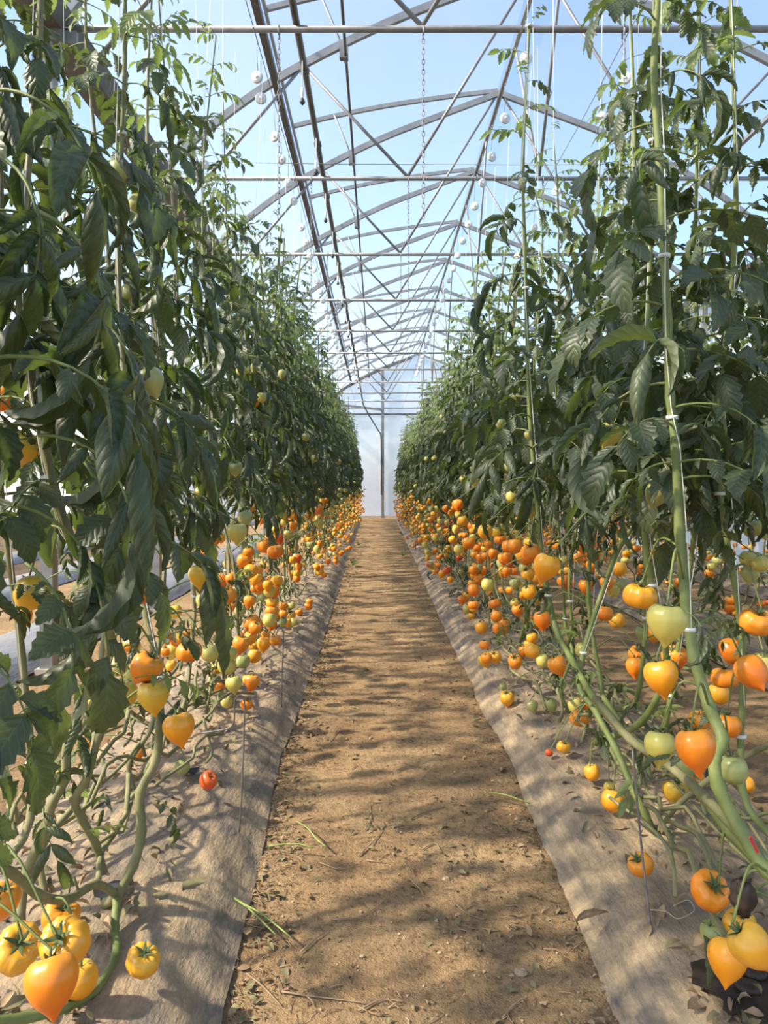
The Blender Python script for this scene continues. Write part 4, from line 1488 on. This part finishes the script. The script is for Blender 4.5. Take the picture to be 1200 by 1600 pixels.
# crumbs, chaff and small litter on the path
mb = MB()
tet = [(0, 0, 1), (.9, 0, -.3), (-.45, .8, -.3), (-.45, -.8, -.3)]
for i in range(3200):
    y = 1.25 + 9 * g.random() ** 2
    x = g.uniform(-.50, .62)
    s = g.uniform(.0018, .006) * (1.5 if g.random() < .08 else 1)
    M = Matrix.Translation((x, y, soil_h(x, y) + s * .4)) @ Euler((g.uniform(0, 6), g.uniform(0, 6), g.uniform(0, 6))).to_matrix().to_4x4()
    mb.add([M @ (Vector(p) * s) for p in tet], [(0, 1, 2), (0, 2, 3), (0, 3, 1), (1, 3, 2)], mi=0 if g.random() < .6 else 1)
tag(mb.build('soil_crumbs', ['stone', 'soil'], None, False), 'loose crumbs of earth scattered over the path', 'soil crumbs', kind='stuff')
mb = MB()
for i in range(5600):
    y = 1.3 + 15 * g.random() ** 1.9
    e0, e1 = interp(EDGE_L, y), interp(EDGE_R, y)
    u = g.random()
    # litter gathers along the film edges and in loose patches
    if u < .38:
        x = e0 + abs(g.gauss(0, .10))
    elif u < .5:
        x = e1 - abs(g.gauss(0, .08))
    else:
        x = g.uniform(e0, e1)
        if noise.noise(Vector((x * 2.2, y * 1.6, 12))) < .0:
            continue
    L = g.uniform(.015, .06)
    z = soil_h(x, y) + .004
    if g.random() < .5:
        a = g.uniform(0, 6.28)
        p = Vector((x, y, z))
        d = Vector((math.cos(a), math.sin(a), 0)) * L
        mb.tube([p, p + d * .5 + Vector((0, 0, g.uniform(0, .008))) + Vector((g.uniform(-.01, .01), g.uniform(-.01, .01), 0)), p + d], g.uniform(.0008, .0018), 4, mi=g.choice((0, 0, 1)))
    else:
        V, Fs, UV = leaflet(L * .7, L * .2, g.uniform(.5, 4), g.uniform(.2, 2), g, 4, 2)
        mb.add(xform(V, Matrix.Translation((x, y, z + .003)) @ Euler((g.uniform(-.5, .5), g.uniform(-.3, .5), g.uniform(0, 6.28))).to_matrix().to_4x4()), Fs, UV, mi=g.choice((1, 2, 2)))
tag(mb.build('leaf_litter', ['twig', 'dry_leaf', 'wilted_leaf']), 'dry leaf scraps and twig bits littering the path', 'leaf litter', kind='stuff')

# small weeds on the path edge
WEEDS = [(628, 838, 'green weed tuft at the far end of the path by the right bed'), (630, 866, 'low green weed at the right film edge, far along the path'), (552, 880, 'green weed tuft at the left film edge, far along the path'), (560, 850, 'small weed at the left film edge near the end wall'), (820, 965, 'feathery green weed under the right row'), (338, 1122, 'small green weed under the left row beside the wire peg'), (965, 1095, 'small green weed on the soil behind the right stems')]
for px, py, lab in WEEDS:
    Y = (EYE - .06) * F / (py - VY)
    P = at(px, py, Y)
    big = Y > 8
    wd = empty('weed', (P.x, P.y, 0.02 if abs(P.x) < .6 else .10), lab, 'weed', 'small green weeds')
    for q in range(9 if big else 6):
        a = g.uniform(0, 6.28)
        L = g.uniform(.10, .2)
        V, Fs, UV = leaflet(L, L * .16, .8, 1.2, g, 6, 2)
        mb = MB()
        mb.add(xform(V, Euler((0, -g.uniform(.5, 1.2), a)).to_matrix().to_4x4()), Fs, UV)
        mb.build('blade', 'young_leaf', wd)

# loops of loose white twine on the right film
for pts, lab in (([(1015, 1312), (1032, 1320), (1038, 1335), (1025, 1345), (1012, 1338), (1020, 1328), (1042, 1332)], 'loop of white twine at the forked right stem'), ([(1052, 1420), (1075, 1414), (1085, 1425), (1078, 1436), (1058, 1440), (1040, 1432), (1016, 1426)], 'tangled coil of pale twine on the right film')):
    mb = MB()
    W = []
    for i, (px, py) in enumerate(pts):
        Y = (EYE - .14) * F / (py - VY)
        W.append(at(px, py, Y) + Vector((0, 0, .008 + .006 * (i % 2))))
    mb.tube(smooth_path(W, 5), .0012, 5)
    tag(mb.build('twine', 'twine_beige'), lab, 'twine', 'loose twine on the film')
P = at(1178, 1320, 1.56)
mb = MB()
mb.box((0, 0, 0), (.006, .003, .04), Euler((0, -.5, .2)).to_matrix())
o = mb.build('plant_tag', 'red_tag', None, False)
o.location = P
tag(o, 'narrow red plastic tag on the thick right stem', 'tag')
